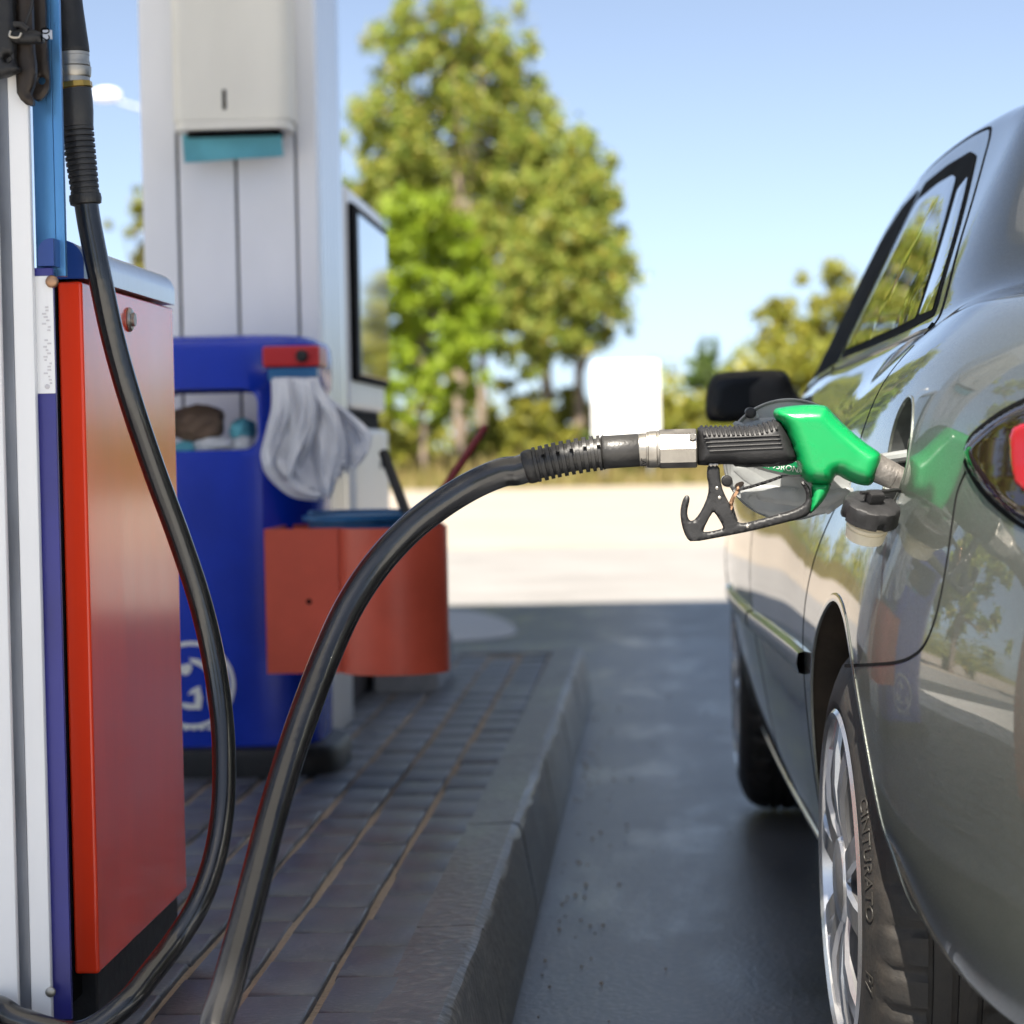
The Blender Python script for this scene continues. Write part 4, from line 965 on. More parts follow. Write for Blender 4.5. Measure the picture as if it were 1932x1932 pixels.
FW = [(4.435, 1.05), (4.435, 1.368), (4.66, 1.356), (4.80, 1.315), (5.0, 1.22), (5.2, 1.108), (5.3, 1.04), (5.25, 1.012)]
fr2 = patch(FW, side, .0012, 0, .01, .022, 'frame_and_dark_opening', 'gap', fd)  # dark sheet over the open front window stands in for its unlit interior
strip(yz([(3.26, 1.056), (3.45, 1.058), (3.9, 1.05), (4.4, 1.038)], 12), .012, .003, 'trim', 'belt_moulding', rd)
strip(yz([(4.45, 1.037), (4.9, 1.02), (5.25, .998)], 12), .012, .003, 'trim', 'belt_moulding', fd)
top = lambda x, y: (lambda h: (h[0], snorm(h[0])[0]) if h[0] is not None else (Vector((x, y, 1)), Vector((0, 0, 1))))(tree.ray_cast(Vector((x, y, 3)), Vector((0, 0, -1))))
patch([(.62, 2.83), (XC, 2.79), (1.54, 2.83), (1.45, 3.3), (XC, 3.36), (.71, 3.3)], top, .002, .001, .01, .05, 'rear_window', 'glass', body)
patch([(.52, 5.42), (XC, 5.5), (1.64, 5.42), (1.48, 4.82), (XC, 4.76), (.68, 4.82)], top, .002, .001, .01, .05, 'windscreen', 'glass', body)
# rub strips on the doors
for a, b, pr_ in ((3.535, 4.405, rd), (4.435, 5.3, fd)):
    pts = yz([(a, .572), ((a+b)/2, .572), (b, .572)], 16); strip(pts, .036, .010, 'trim', 'rub_strip', pr_, .003)
# sill edge
strip(yz([(3.52, .285), (4.2, .265), (5.0, .25), (5.46, .245)], 16), .012, .004, 'trim', 'sill_trim', body, .002)
# arch lips
for wy in WY:
    pts = []
    for t in np.linspace(-4, 184, 80):
        y, z = wy+(AR+.002)*math.cos(R(t)), WZ+(AR+.002)*math.sin(R(t))
        h, nn = side(y, z)
        if h.x < .5: pts.append((h, nn))
    strip(pts, .013, .0012, 'paint', 'arch_lip', body, .0006)
# tail lamp
TL = [(1822, 855), (1828, 838), (1850, 815), (1890, 786), (1932, 764), (1985, 742), (2030, 735), (2035, 1000), (1990, 1008), (1935, 988), (1895, 960), (1860, 925), (1838, 892)]
tl = patch(TL, seen, .0015, .010, 26, 7, 'tail_lamp', 'lens', car, 1, 0)
patch([(1921, 812), (1945, 800), (1990, 795), (2010, 900), (1985, 945), (1935, 930), (1922, 880)], seen, .0085, .006, 14, 6, 'red_lens', 'redlens', tl, 1, 0)
for off_, k_ in ((.0095, 1.), (.0105, .72)):
    c_ = (1965, 872); L = []
    for t in np.linspace(95, 262, 24):
        L.append((c_[0]+112*k_*math.cos(R(t))*1.0, c_[1]-88*k_*math.sin(R(t))))
    pts = [seen(*q) for q in L]; strip([q for q in pts if q[0] is not None], .0022, off_, 'chrome', 'bezel', tl, .0005)
strip(pxl([(1820, 868), (1834, 898), (1858, 932), (1893, 966), (1935, 995), (1990, 1016)], 8), .006, .0012, 'gap', 'lamp_gasket', tl)
strip(pxl([(1820, 850), (1830, 828), (1852, 806), (1890, 778), (1932, 756), (1985, 735)], 8), .006, .0012, 'gap', 'lamp_gasket', tl)
# wheels
def wheel(wy, first):
    wh = bpy.data.objects.new('wheel', None); COL.objects.link(wh); wh.parent = car; wh.location = (0, 0, 0); wh.matrix_parent_inverse = Matrix.Translation(-Vector(car.location))
    X0 = .250; RR = .318
    prof = [(.012, .222), (.002, .229), (-.001, .238), (.003, .255), (.009, .272), (.017, .289), (.028, .302), (.044, .311), (.062, .3165), (.068, RR), (.0685, RR-.007), (.0745, RR-.007), (.075, RR), (.097, RR), (.0975, RR-.007), (.1055, RR-.007), (.106, RR), (.128, RR), (.1285, RR-.007), (.1345, RR-.007), (.135, RR), (.15, RR), (.175, .3145), (.195, .302), (.205, .285), (.205, .24), (.195, .21)]
    v = []; f = []; sg_ = 288
    for i, (x, r) in enumerate(prof):
        for k in range(sg_):
            rr = r
            if .298 < r and (x < .0684 or x > .136) and k % 8 < 2: rr -= .006
            t = 2*math.pi*k/sg_; v.append((X0+x, wy+rr*math.cos(t), WZ+rr*math.sin(t)))
    for i in range(len(prof)-1):
        for k in range(sg_): f.append((i*sg_+k, (i+1)*sg_+k, (i+1)*sg_+(k+1) % sg_, i*sg_+(k+1) % sg_))
    ty = new('tyre', v, f, 'rubbertyre', None, True, 40); ty.parent = wh
    words = (('CINTURATO', -.05), ('P7', .105))
    for base, (wd_, dx_) in [(b_, w_) for b_ in (R(175), R(355)) for w_ in words]:
        tv, tf = text_mesh(wd_, .027, .0003); tv = [Vector((v[0]+dx_, v[1], v[2])) for v in tv]
        q = new('tyre_lettering', [Vector((X0+float(np.interp(.262+v[1], [.238, .255, .272, .289], [-.001, .003, .009, .017]))-.0012-v[2], wy+(.262+v[1])*math.cos(base+v[0]/.262), WZ+(.262+v[1])*math.sin(base+v[0]/.262))) for v in tv], tf, 'tyretext', None, False); q.parent = ty
    rp = [(.012, .224), (.0, .227), (-.004, .222), (.0, .214), (.03, .204), (.10, .198), (.15, .198)]
    v, f = [], []
    for i, (x, r) in enumerate(rp):
        for k in range(96): t = 2*math.pi*k/96; v.append((X0+x, wy+r*math.cos(t), WZ+r*math.sin(t)))
    for i in range(len(rp)-1):
        for k in range(96): f.append((i*96+k, (i+1)*96+k, (i+1)*96+(k+1) % 96, i*96+(k+1) % 96))
    rim = new('rim', v, f, 'rim', None, True, 40); rim.parent = wh
    for s in range(10):
        pair = s//2; ang = R(72*pair + (9 if s % 2 else -9) + 100)
        mbs = MB(); a2 = R(72*pair+100)+(R(20) if s % 2 else -R(20))
        L = []
        for t in (0, .25, .5, .75, 1):
            r = .045+(.212-.045)*t; an = ang+(a2-ang)*t*.6; L.append((Vector((X0+.006-.012*math.sin(t*3.0), wy+r*math.cos(an), WZ+r*math.sin(an))), an))
        v = []; f = []
        for i, (c_, an) in enumerate(L):
            w_ = .021-.004*math.sin(i/4*3.14); tn = Vector((0, -math.sin(an), math.cos(an)))
            v += [c_+tn*w_+Vector((.006, 0, 0)), c_+tn*w_*.8, c_-tn*w_*.8, c_-tn*w_+Vector((.006, 0, 0)), c_-tn*w_*.8+Vector((.035, 0, 0)), c_+tn*w_*.8+Vector((.035, 0, 0))]
        for i in range(4):
            for k in range(6): f.append((i*6+k, i*6+(k+1) % 6, i*6+6+(k+1) % 6, i*6+6+k))
        f += [(5, 4, 3, 2, 1, 0), tuple(24+k for k in range(6))]
        sp_ = new('spoke', v, f, 'rim', None, True, 35); sp_.parent = wh
    v, f = tube([(X0+.04, wy, WZ), (X0+.006, wy, WZ), (X0-.002, wy, WZ), (X0-.006, wy, WZ), (X0-.007, wy, WZ)], [.062, .06, .054, .034, .01], 40)
    h = new('hub_cap', v, f, 'rim', None, True, 40); h.parent = wh
    v, f = tube([(X0+.06, wy, WZ), (X0+.075, wy, WZ)], .145, 64); h = new('brake_disc', v, f, 'darkbrown', None, True, 40); h.parent = wh
    v, f = tube([(X0+.1, wy, WZ), (X0+.19, wy, WZ)], .188, 64); h = new('inner_barrel', v, f, 'gap', None, True, 40); h.parent = wh
    C_ = Vector((X0+.1, wy, 0)); wh.rotation_euler = (0, 0, R(2)); wh.location = C_ - Matrix.Rotation(R(2), 3, 'Z') @ C_
    return wh
def copy_tree(o, parent):
    c_ = o.copy(); COL.objects.link(c_); c_.parent = parent; c_.matrix_parent_inverse = o.matrix_parent_inverse.copy()
    for ch in list(o.children): copy_tree(ch, c_)
    return c_
w1 = wheel(WY[0], True)
w2 = copy_tree(w1, car); w2.rotation_euler = (0, 0, 0); w2.location = (-.032, WY[1]-WY[0], 0)
for wy in (0, WY[1]-WY[0]):
    c_ = copy_tree(w1, car); c_.location = (2*XC+(.032 if wy else 0), wy+2*WY[0], 0); c_.rotation_euler = (0, 0, math.pi)
# door mirror
ML = [(60, 1850), (62, 1770), (75, 1700), (100, 1650), (140, 1624), (300, 1614), (480, 1611), (525, 1640), (552, 1720), (580, 1760), (640, 1785), (700, 1800), (690, 1850), (560, 1880), (300, 1905), (120, 1912), (75, 1895)]
ZZ = lambda x, y: (1309.8+x*.339, 151+y*.339)
YM = 5.12
L = [at(*ZZ(*p), YM) for p in ML]
mb = MB(); mb.add(inflate(smooth_poly([(p.x, p.z) for p in L], 1), .055, .045, .008, lambda x, y, h: Vector((x, YM + (-h*.35 if h > 0 else -h*1.6), y)))); mi_ = mb.build('door_mirror', 'black', car, True, 60)
L = [at(*ZZ(*p), YM-.02) for p in ((95, 1840), (100, 1730), (130, 1665), (300, 1650), (470, 1648), (505, 1690), (525, 1790), (500, 1860), (300, 1880), (130, 1885))]
mb = MB(); mb.add(inflate(smooth_poly([(p.x, p.z) for p in L], 1), .002, .004, .012, lambda x, y, h: Vector((x, YM-.021-h + (x-.2)*.12, y)))); mb.build('mirror_glass', 'mirrordark', mi_, True, 60)
# door handles
for y0_, pr_ in ((3.72, rd), (4.62, fd)):
    pts = yz([(y0_-.10, .86), (y0_, .865), (y0_+.10, .86)], 8); strip(pts, .026, .022, 'paint', 'handle', pr_, .004)
# filler pocket: neck, flange, hinge
hx_, hn_ = side(FY-.066, FZ); fx = fB(FY)+.05
mb = MB(); mb.add(tube([(fx+.078, FY, FZ-.012), (fx+.03, FY, FZ-.012), (fx+.022, FY, FZ-.012), (fx+.022, FY, FZ-.012), (fx+.07, FY, FZ-.012)], [.03, .03, .031, .026, .025], 32)); fp = mb.build('filler_neck', 'steel', body, True, 40)
mb = MB(); mb.add(box(fx+.055, fx+.06, FY-.055, FY+.055, FZ-.05, FZ+.03, .004)); mb.build('filler_plate', 'cavity', body)
mb = MB(); mb.add(lathe((fx+.056, FY-.028, FZ+.012), (fx+.04, FY-.028, FZ+.012), [(0, .0085), (.004, .0085), (.006, .006)], 16)); mb.build('rubber_stop', 'black', body)
# seal lip around the opening
pts = []
for t in np.linspace(0, 360, 60):
    h, nn = side(FY+.0705*math.cos(R(t)), FZ+.0705*math.sin(R(t))); pts.append((h, nn))
strip(pts, .004, .0012, 'paint', 'opening_lip', body, .0006)
# fuel door, swung open
YD = 3.0
dc = at(1489, 867, YD); rx, rz = .0835, .0775
fl = bpy.data.objects.new('fuel_door', None); COL.objects.link(fl); fl.parent = car; fl.matrix_parent_inverse = Matrix.Translation(-Vector(car.location))
def eltube(profile, seg=64):                          # profile: (y, scale)
    v = []; f = []
    for y, s in profile:
        for k in range(seg): t = 2*math.pi*k/seg; v.append((dc.x+rx*s*math.cos(t), y, dc.z+rz*s*math.sin(t)))
    for i in range(len(profile)-1):
        for k in range(seg): f.append((i*seg+k, i*seg+(k+1) % seg, (i+1)*seg+(k+1) % seg, (i+1)*seg+k))
    f += [tuple(range(seg-1, -1, -1)), tuple((len(profile)-1)*seg+k for k in range(seg))]
    return v, f
def fpart(name, vf, m, par=None, ang=35):
    o = new(name, vf[0], vf[1], m, None, True, ang); o.parent = par or fl; return o
skin = fpart('door_skin', eltube([(YD+.012, .90), (YD+.010, .97), (YD+.006, 1.0), (YD-.002, 1.0), (YD-.004, .985), (YD-.003, .965), (YD+.001, .95), (YD+.002, .93), (YD+.0015, .3)]), 'doorgrey')
def dslab(L, yo, th, r=.003, step=.004, tmin=None):
    return inflate(smooth_poly([(at(*Z1(*p), YD).x, at(*Z1(*p), YD).z) for p in L], 1), th, r, step, lambda x, y, h: Vector((x, YD+yo-h, y)), (), th*.7 if tmin is None else tmin)
fpart('inner_panel', dslab([(350, 480), (330, 400), (380, 300), (450, 255), (520, 235), (700, 240), (960, 500), (1010, 600), (930, 740), (760, 780), (500, 770), (420, 700), (330, 620)], 0, .004), 'doorgrey', skin)
fpart('long_rib', dslab([(385, 640), (420, 610), (560, 600), (860, 640), (1000, 610), (1010, 640), (880, 720), (760, 725), (500, 690), (480, 660), (450, 660), (425, 690)], -.004, .005), 'doorgrey', skin)
fpart('stiffener', dslab([(330, 500), (420, 500), (600, 620), (560, 640), (440, 600)], -.002, .004), 'doorgrey', skin)
fpart('stiffener', dslab([(345, 275), (375, 250), (440, 285), (410, 300)], -.001, .004), 'doorgrey', skin)
fpart('stiffener', dslab([(850, 740), (900, 700), (915, 720), (870, 770)], -.001, .004), 'doorgrey', skin)
for (x, y, tilt) in ((450, 212, 1), (322, 580, 1), (700, 250, 0)):
    fpart('stud_tab', dslab([(x-32, y-18), (x-10, y-32), (x+18, y-26), (x+50, y+22), (x+40, y+36), (x-10, y+34), (x-30, y+15)], -.003, .0045), 'doorgrey', skin)
    q = at(*Z1(x, y), YD-.006); fpart('rubber_stop', lathe((q.x, YD-.005, q.z), (q.x, YD-.03, q.z), [(0, .0072), (.005, .0072), (.008, .006), (.009, .003)], 18), 'black', skin)
fpart('hinge_clip', dslab([(360, 600), (400, 580), (416, 590), (405, 610), (370, 625)], -.008, .002), 'darkbrown', skin)
sl = fpart('sticker', dslab([(420, 474), (560, 474), (720, 478), (790, 490), (790, 572), (740, 566), (640, 540), (520, 512)], -.0060, .0010, .001), 'sticker', skin)
tv, tf = text_mesh('MIN. 95RON/ROZ', .0105, .0002); A, B = at(*Z1(640, 510), YD-.0078), at(*Z1(740, 527), YD-.0078); an = math.atan2(B.z-A.z, B.x-A.x)
fpart('sticker_text', ([Vector((A.x+v[0]*math.cos(an)-v[1]*math.sin(an), YD-.0076-v[2]*.3, A.z+v[0]*math.sin(an)+v[1]*math.cos(an))) for v in tv], tf), 'lettering', sl)
tv, tf = text_mesh('IS  BA', .013, .0004); A = at(*Z1(665, 640), YD-.010)
fpart('embossing', ([Vector((A.x+v[0], YD-.0092-v[2], A.z+v[1])) for v in tv], tf), 'doorgrey', skin)
h0 = Vector((dc.x+rx*.9, YD+.002, dc.z)); h1 = side(FY+.06, FZ)[0]
fpart('hinge_arm', tube(catmull([h0+Vector((-.01, -.002, -.01)), (h0+h1)/2+Vector((.004, .004, -.006)), h1+Vector((.04, -.012, 0))], 6), .008, 10), 'doorgrey')
# filler cap on its tether
cp_ = bpy.data.objects.new('filler_cap', None); COL.objects.link(cp_); cp_.parent = car; cp_.matrix_parent_inverse = Matrix.Translation(-Vector(car.location))
YC = 2.775
ctr = at(*Z1(1108, 725), YC); ax = (at(*Z1(1084, 905), YC+.012) - at(*Z1(1146, 655), YC-.012)).normalized()
mx_ = ax.to_track_quat('Z', 'Y').to_matrix().to_4x4(); mx_.translation = ctr
k_ = .348*YC/F
def cpart(name, vf, m, ang=35):
    o = new(name, *xform(vf, mx_), m, None, True, ang); o.parent = cp_; return o
sg_ = 96; pr = [(-34, 40), (-36, 100), (-32, 142), (-24, 152), (0, 155), (30, 156), (64, 158), (70, 152), (70, 112)]
v = []; f = []
for i, (z, r) in enumerate(pr):
    for k in range(sg_):
        t = 2*math.pi*k/sg_; rr = r
        if 1 <= i <= 3: rr = r - 6*(1 if (k % 12) < 5 else 0)
        if 5 <= i and z > 40 and (k % 24) < 4: rr = r-16
        v.append((rr*k_*math.cos(t), rr*k_*math.sin(t), z*k_))
for i in range(len(pr)-1):
    for k in range(sg_): f.append((i*sg_+k, i*sg_+(k+1) % sg_, (i+1)*sg_+(k+1) % sg_, (i+1)*sg_+k))
f += [tuple(range(sg_-1, -1, -1)), tuple((len(pr)-1)*sg_+k for k in range(sg_))]
cpart('cap_ring', (v, f), 'black')
cpart('cap_handle', box(-.010, .010, -.008, .008, -.021, -.0065, .003), 'black')
pr = [(60, 112), (72, 110), (76, 104), (92, 104), (100, 116), (108, 116), (114, 104), (122, 104), (126, 114), (132, 112), (160, 108), (186, 104), (188, 92)]
cpart('cap_plug', tube([(0, 0, z*k_) for z, r in pr], [r*k_ for z, r in pr], 48), 'cream')
q = [mx_ @ Vector((0.02, 0, -.02)), at(*Z1(1190, 636), YC+.01), at(*Z1(1240, 630), YC+.05), at(*Z1(1300, 640), YC+.09), Vector((fx+.05, FY+.01, FZ-.045))]
o = new('tether', *tube(catmull(q, 8), .0024, 8), 'black', None); o.parent = cp_

# ------------------------------------------------------------------ trees and plants
def crown_mesh(blobs, n, size, seed):
    rr = np.random.RandomState(seed); B = np.array(blobs, float); w_ = B[:, 3]**1.0*B[:, 4]; w_ = w_*np.sqrt(w_); idx = rr.choice(len(B), n, p=w_/w_.sum())
    # sprays: leaf clusters spread through each blob, denser near its skin
    nc = max(60, n//70); ci = rr.choice(len(B), nc, p=w_/w_.sum()); d = rr.normal(size=(nc, 3)); d /= np.linalg.norm(d, axis=1)[:, None]; rad = rr.uniform(.2, 1.35, nc)**.7
    C = B[ci, :3] + d*rad[:, None]*np.stack([B[ci, 3], B[ci, 3], B[ci, 4]], 1)
    own = rr.randint(0, nc, n); sig = .125*np.minimum(B[ci, 3], B[ci, 4])[own]
    P = C[own] + rr.normal(size=(n, 3))*sig[:, None]
    a = rr.normal(size=(n, 3)); a /= np.linalg.norm(a, axis=1)[:, None]; b = np.cross(a, rr.normal(size=(n, 3))); b /= np.linalg.norm(b, axis=1)[:, None]
    s = size*rr.uniform(.6, 1.4, n)[:, None]; k = .62
    v = np.stack([P-a*s, P-b*s*k, P+a*s, P+b*s*k], 1).reshape(-1, 3); f = np.arange(4*n).reshape(-1, 4)
    return v, f
def np_mesh(name, v, f, m):
    me = bpy.data.meshes.new(name); me.vertices.add(len(v)); me.vertices.foreach_set('co', v.ravel()); me.loops.add(f.size); me.loops.foreach_set('vertex_index', f.ravel().astype(np.int32))
    me.polygons.add(len(f)); me.polygons.foreach_set('loop_start', np.arange(0, f.size, 4, dtype=np.int32)); me.polygons.foreach_set('loop_total', np.full(len(f), 4, dtype=np.int32)); me.update(); me.validate(); me.materials.append(M[m]); return me
def tree_(name, label, base, trunks, blobs, n, size, m, seed, group='trees beyond the road', cat='tree'):
    t = thing(name, label, cat, base, group); rr = random.Random(seed)
    mb = MB()
    for (a, b, r0) in trunks:
        a = Vector(a); b = Vector(b); mid = (a+b)/2+Vector((rr.uniform(-.15, .15), 0, 0)); path = catmull([a, mid, b], 5)
        mb.add(tube(path, [r0*(1-.75*i/(len(path)-1)) for i in range(len(path))], 10))
    for bl in blobs:                                   # limbs into the crown
        a, b, r0 = trunks[rr.randrange(len(trunks))]; a = Vector(a); b = Vector(b); s = a+(b-a)*rr.uniform(.3, .8); e = Vector(bl[:3])
        mb.add(tube(catmull([s, (s+e)/2+Vector((0, 0, .1)), e], 4), [r0*.4*(1-.8*i/8) for i in range(9)], 7))
    mb.build('trunk', 'bark', t)
    o = bpy.data.objects.new('crown', np_mesh('crown', *crown_mesh(blobs, n, size, seed), m)); COL.objects.link(o); adopt(o, t)
    return t
def bl(u, v, Y, ru, rv): c_ = at(u, v, Y); return (c_.x, c_.y+rnd.uniform(-.8, .8), c_.z, ru*Y/F, rv*Y/F)
def gd(u, Y): q = at(u, 900, Y); return Vector((q.x, Y, -.01))
Y_ = 63
tree_('poplar_tree', 'tallest tree, olive green with yellowing patches, beside the white pillar', gd(870, Y_), [(gd(870, Y_), at(865, 60, Y_), .22), (gd(905, Y_), at(920, 200, Y_), .15)],
      [bl(840, 30, Y_, 75, 80), bl(920, 75, Y_, 75, 75), bl(760, 120, Y_, 75, 80), bl(860, 170, Y_, 110, 90), bl(980, 150, Y_, 55, 80), bl(740, 250, Y_, 85, 90), bl(930, 270, Y_, 120, 90), bl(820, 300, Y_, 100, 90), bl(1030, 290, Y_, 70, 90), bl(720, 380, Y_, 70, 90), bl(900, 400, Y_, 110, 90), bl(1010, 420, Y_, 80, 90), bl(960, 520, Y_, 90, 90), bl(880, 560, Y_, 80, 90)], 44000, .085, 'leafA', 11)
Y_ = 60
tree_('broadleaf_tree', 'olive tree with two pale trunks standing left of the white sign', gd(1035, Y_), [(gd(1036, Y_), at(1030, 430, Y_), .16), (gd(1092, Y_), at(1085, 400, Y_), .18)],
      [bl(1100, 350, Y_, 70, 70), bl(1060, 440, Y_, 85, 80), bl(1130, 430, Y_, 55, 80), bl(1020, 540, Y_, 75, 80), bl(1120, 540, Y_, 75, 85), bl(1060, 620, Y_, 80, 65), bl(1160, 590, Y_, 45, 35), bl(990, 640, Y_, 50, 70)], 24000, .085, 'leafA', 12)
Y_ = 58
tree_('lime_tree', 'bright lime green young tree in front of the tallest tree', gd(800, Y_), [(gd(800, Y_), at(800, 480, Y_), .10)],
      [bl(790, 430, Y_, 70, 60), bl(860, 480, Y_, 60, 60), bl(760, 520, Y_, 60, 70), bl(850, 570, Y_, 75, 60), bl(780, 630, Y_, 70, 70), bl(870, 670, Y_, 60, 55), bl(780, 740, Y_, 60, 45), bl(850, 750, Y_, 55, 40)], 22000, .08, 'leafB', 13)
Y_ = 61
tree_('broadleaf_tree', 'small tree seen in the gap between the pump and the pillar', gd(270, Y_), [(gd(268, Y_), at(262, 400, Y_), .10)],
      [bl(258, 380, Y_, 26, 30), bl(282, 420, Y_, 40, 40), bl(240, 430, Y_, 26, 24), bl(300, 500, Y_, 50, 50), bl(270, 530, Y_, 40, 45)], 6000, .09, 'leafC', 14)
Y_ = 61
tree_('broadleaf_tree', 'yellow green tree behind the car, right of the white sign', gd(1540, Y_), [(gd(1540, Y_), at(1540, 600, Y_), .14)],
      [bl(1560, 560, Y_, 55, 50), bl(1500, 620, Y_, 60, 55), bl(1590, 630, Y_, 70, 65), bl(1450, 690, Y_, 60, 50), bl(1530, 700, Y_, 80, 65), bl(1420, 760, Y_, 70, 55), bl(1640, 720, Y_, 80, 70), bl(1500, 790, Y_, 90, 50)], 22000, .085, 'leafC', 15)
Y_ = 66
tree_('small_tree', 'small dark green tree between the white sign and the car mirror', gd(1333, Y_), [(gd(1333, Y_), at(1333, 680, Y_), .07)],
      [bl(1335, 665, Y_, 20, 26), bl(1322, 705, Y_, 26, 28), bl(1346, 720, Y_, 24, 30)], 3000, .085, 'leafD', 16)
SH = [(1275, 785, 45, 60, 58.5), (1340, 785, 55, 60, 59), (1410, 800, 65, 65, 58.5), (1120, 855, 60, 36, 57.5), (1010, 825, 75, 75, 59), (925, 835, 65, 65, 60), (1085, 800, 60, 70, 61), (765, 835, 60, 60, 58), (1200, 850, 60, 40, 60), (980, 770, 60, 75, 64), (1070, 780, 70, 70, 65)]
tx = ['yellow green shrub touching the right edge of the white sign', 'low shrub under the small dark tree', 'shrub behind the car mirror and the fuel door', 'low green bush just above the coupling of the green nozzle', 'yellowing shrub behind the bend boot of the hose', 'dry shrub under the lime green tree', 'shrub at the foot of the two pale trunks', 'shrub beside the half hidden dispenser', 'low shrub at the foot of the white sign', 'tall brush filling the gap left of the two pale trunks', 'tall brush behind the two pale trunks']
for i, (u, v, ru, rv, Y_) in enumerate(SH):
    b_ = gd(u, Y_)
    tree_('shrub', tx[i], b_, [(b_, at(u, v, Y_), .02)], [bl(u-ru*.4, v+rv*.2, Y_, ru*.55, rv*.7), bl(u+ru*.4, v+rv*.1, Y_, ru*.55, rv*.7), bl(u, v-rv*.3, Y_, ru*.5, rv*.6), bl(u, v+rv*.7, Y_, ru*.8, rv*.4)], 3600, .075, 'leafD' if i == 3 else 'leafC', 30+i, 'shrubs on the verge', 'shrub')
# far hedge line and dry grass: masses nobody could count
rr = np.random.RandomState(5); n_ = 46000
P = np.stack([rr.uniform(-60, 60, n_), rr.uniform(72, 86, n_), rr.uniform(0, 1, n_)**1.3*3.8], 1); P[:, 2] *= (.6+.4*np.sin(P[:, 0]*.7)+.25*np.sin(P[:, 0]*1.9+1))
a = rr.normal(size=(n_, 3)); a /= np.linalg.norm(a, axis=1)[:, None]; b = np.cross(a, rr.normal(size=(n_, 3))); b /= np.linalg.norm(b, axis=1)[:, None]; s = .19
o = bpy.data.objects.new('undergrowth', np_mesh('undergrowth', np.stack([P-a*s, P-b*s*.6, P+a*s, P+b*s*.6], 1).reshape(-1, 3), np.arange(4*n_).reshape(-1, 4), 'leafC')); COL.objects.link(o)
tag(o, 'far mass of yellow green undergrowth along the horizon', 'undergrowth', kind='stuff')
M['drygrass'] = leaf_mat('dry_grass', [(.24, .18, .07), (.17, .16, .04), (.30, .22, .09), (.14, .15, .03)], .3)
n_ = 30000; P = np.stack([rr.uniform(-22, 22, n_), 54.5+rr.uniform(0, 1, n_)**1.3*18, np.zeros(n_)], 1); hgt = rr.uniform(.2, .9, n_)*np.clip((P[:, 1]-54)/4, .2, 1)
dx = rr.uniform(-.12, .12, n_); wd = .04
v = np.stack([P+np.stack([-wd*np.ones(n_), np.zeros(n_), np.zeros(n_)], 1), P+np.stack([wd*np.ones(n_), np.zeros(n_), np.zeros(n_)], 1), P+np.stack([dx+wd*.3, rr.uniform(-.1, .1, n_), hgt], 1), P+np.stack([dx-wd*.3, rr.uniform(-.1, .1, n_), hgt], 1)], 1).reshape(-1, 3)
o = bpy.data.objects.new('dry_grass', np_mesh('dry_grass', v, np.arange(4*n_).reshape(-1, 4), 'drygrass')); COL.objects.link(o); tag(o, 'dry yellow grass on the verge beyond the sand', 'grass', kind='stuff')
# trees mirrored in the paint and the windows, beside and behind the station
for i, (x, y, h_, m_, lb) in enumerate(((-14, 24, 9, 'leafA', 'tallest tree left of the station, mirrored in the car'), (-17, 15, 8, 'leafC', 'yellowing tree left of the station between a tall and a green one'), (-14, 8, 8, 'leafD', 'green tree left of the station beside the yellowing one'), (-15, 1, 9, 'leafA', 'olive tree level with the pumps on the left'), (-13, -8, 8, 'leafD', 'green tree behind the forecourt on the left'), (-3, -19, 9, 'leafA', 'olive tree straight behind the forecourt'), (8, -18, 8, 'leafC', 'yellowing tree behind the forecourt on the right'))):
    q = random.Random(60+i); B_ = [(x+q.uniform(-2, 2), y+q.uniform(-2, 2), h_*q.uniform(.2, .9), h_*.2, h_*.16) for _ in range(13)]
    tree_('roadside_tree', lb, (x, y, 0), [((x, y, -.01), (x, y, h_*.7), .2)], B_, 4500, .17, m_, 60+i, 'trees around the station')

# ------------------------------------------------------------------ sign and lamp
Y_ = 56.5
a = at(1117, 683, Y_); b = at(1246, 900, Y_); zt_ = at(1180, 682, Y_).z; zb_ = at(1180, 826, Y_).z
sg2 = thing('sign_board', 'white sign board with faint blue marks on the verge', 'sign', ((a.x+b.x)/2, Y_, 0))
mb = MB(); mb.add(xform(prism(rrect(a.x, b.x, zb_, zt_, .05), Y_-.03, Y_+.03), Matrix(((1, 0, 0, 0), (0, 0, 1, 0), (0, 1, 0, 0), (0, 0, 0, 1))))); o = mb.build('board', 'whiteboard', sg2, True, 30)
bm = bmesh.new(); bm.from_mesh(o.data); bmesh.ops.recalc_face_normals(bm, faces=bm.faces[:]); bm.to_mesh(o.data); bm.free()
mb = MB(); mb.add(box(a.x+.2, a.x+.26, Y_-.025, Y_+.025, -.01, zb_, .005)); mb.build('post', 'grey', sg2)
mb = MB(); mb.add(box(b.x-.26, b.x-.2, Y_-.025, Y_+.025, -.01, zb_, .005)); mb.build('post', 'grey', sg2)
mb = MB()
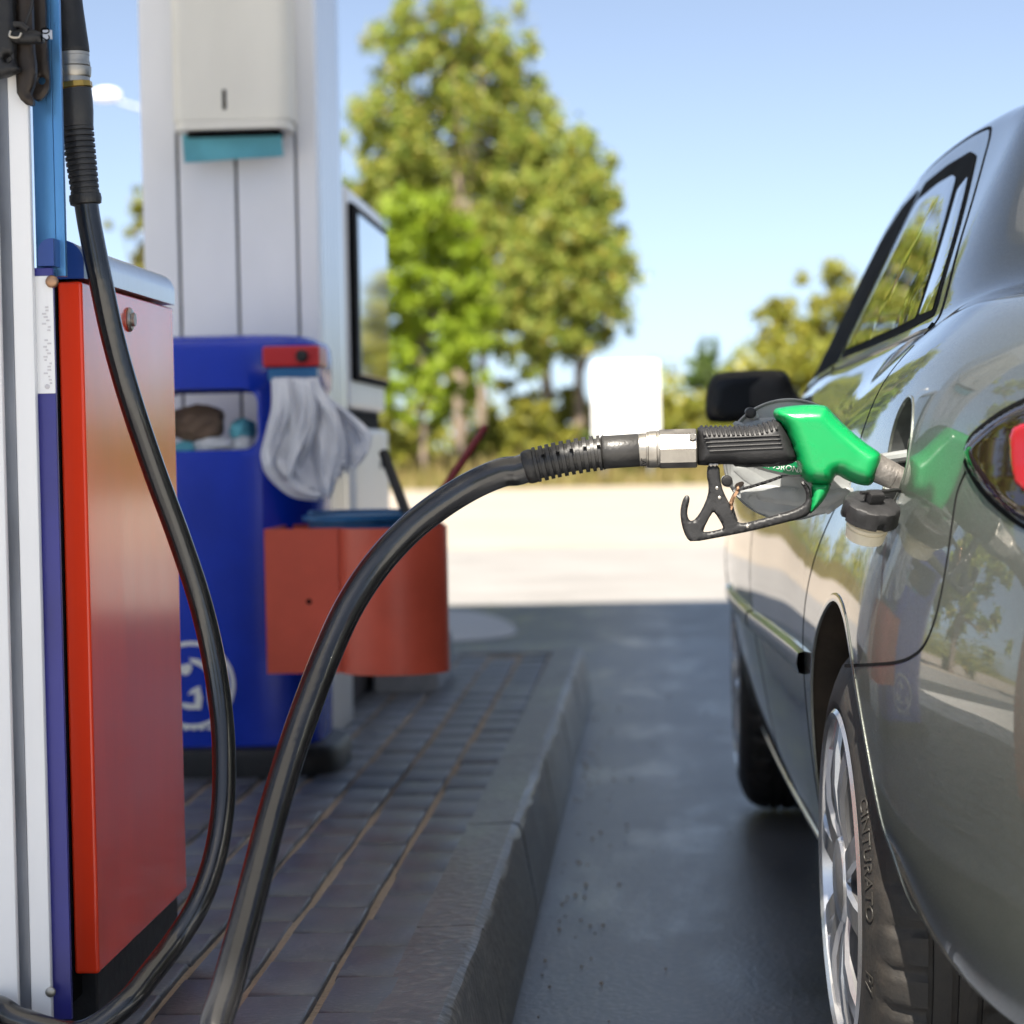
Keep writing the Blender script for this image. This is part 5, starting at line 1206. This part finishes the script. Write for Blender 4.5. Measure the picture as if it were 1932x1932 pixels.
for u in (1197, 1224):
    for (u0, u1, v0, v1) in ((u, u+3, 738, 768), (u-(0 if u < 1210 else 5), u+(8 if u < 1210 else 3), 738, 741), (u-(0 if u < 1210 else 5), u+(8 if u < 1210 else 3), 765, 768)):
        p0, p1 = at(u0, v1, Y_-.034), at(u1, v0, Y_-.034); mb.add(box(p0.x, p1.x, Y_-.034, Y_-.0305, p0.z, p1.z))
mb.build('mark', 'faintblue', sg2, False)
Y_ = 42; sl_ = thing('street_lamp', 'white street lamp head on a thin arm in the gap beside the pump', 'street lamp', gd(300, Y_))
q0 = at(300, 215, Y_); q1 = at(225, 192, Y_); b_ = gd(300, Y_)
mb = MB(); mb.add(tube([b_, Vector((q0.x, Y_, q0.z-.15))], [.06, .04], 12)); mb.build('pole', 'grey', sl_)
mb = MB(); mb.add(tube(catmull([Vector((q0.x, Y_, q0.z-.15)), Vector((q0.x-.06, Y_, q0.z)), q1], 6), .025, 10)); mb.build('arm', 'grey', sl_)
c_ = at(200, 182, Y_); bm = bmesh.new(); bmesh.ops.create_uvsphere(bm, u_segments=24, v_segments=14, radius=1)
for v in bm.verts: v.co = Vector((c_.x+v.co.x*.27, c_.y+v.co.y*.15, c_.z+v.co.z*(.15 if v.co.z > 0 else .08)))
new('lamp_head', *dump(bm), 'whiteboard', sl_)

# ------------------------------------------------------------------ grit swept against the kerb
rr = np.random.RandomState(9); n_ = 130; v = []; f = []
for i in range(n_):
    if i < 100: y = rr.uniform(2.6, 8.4); x = -.195 + rr.exponential(.05)
    else: y = rr.uniform(2.8, 9.5); x = rr.uniform(-.2, .9)
    r = rr.uniform(.0012, .0042)*(1.8 if rr.uniform() > .97 else 1); o_ = len(v)
    q = rr.uniform(.6, 1.3, 6)*r
    v += [(x+q[0], y, r*.3), (x-q[1], y, r*.3), (x, y+q[2], r*.3), (x, y-q[3], r*.3), (x, y, r*.3+q[4]*.8), (x, y, -.004)]
    for a, b in ((0, 2), (2, 1), (1, 3), (3, 0)): f += [(o_+a, o_+b, o_+4), (o_+b, o_+a, o_+5)]
tag(new('grit', v, f, 'joint', None, False), 'loose grit and sand lying on the lane along the kerb', 'grit', kind='stuff')
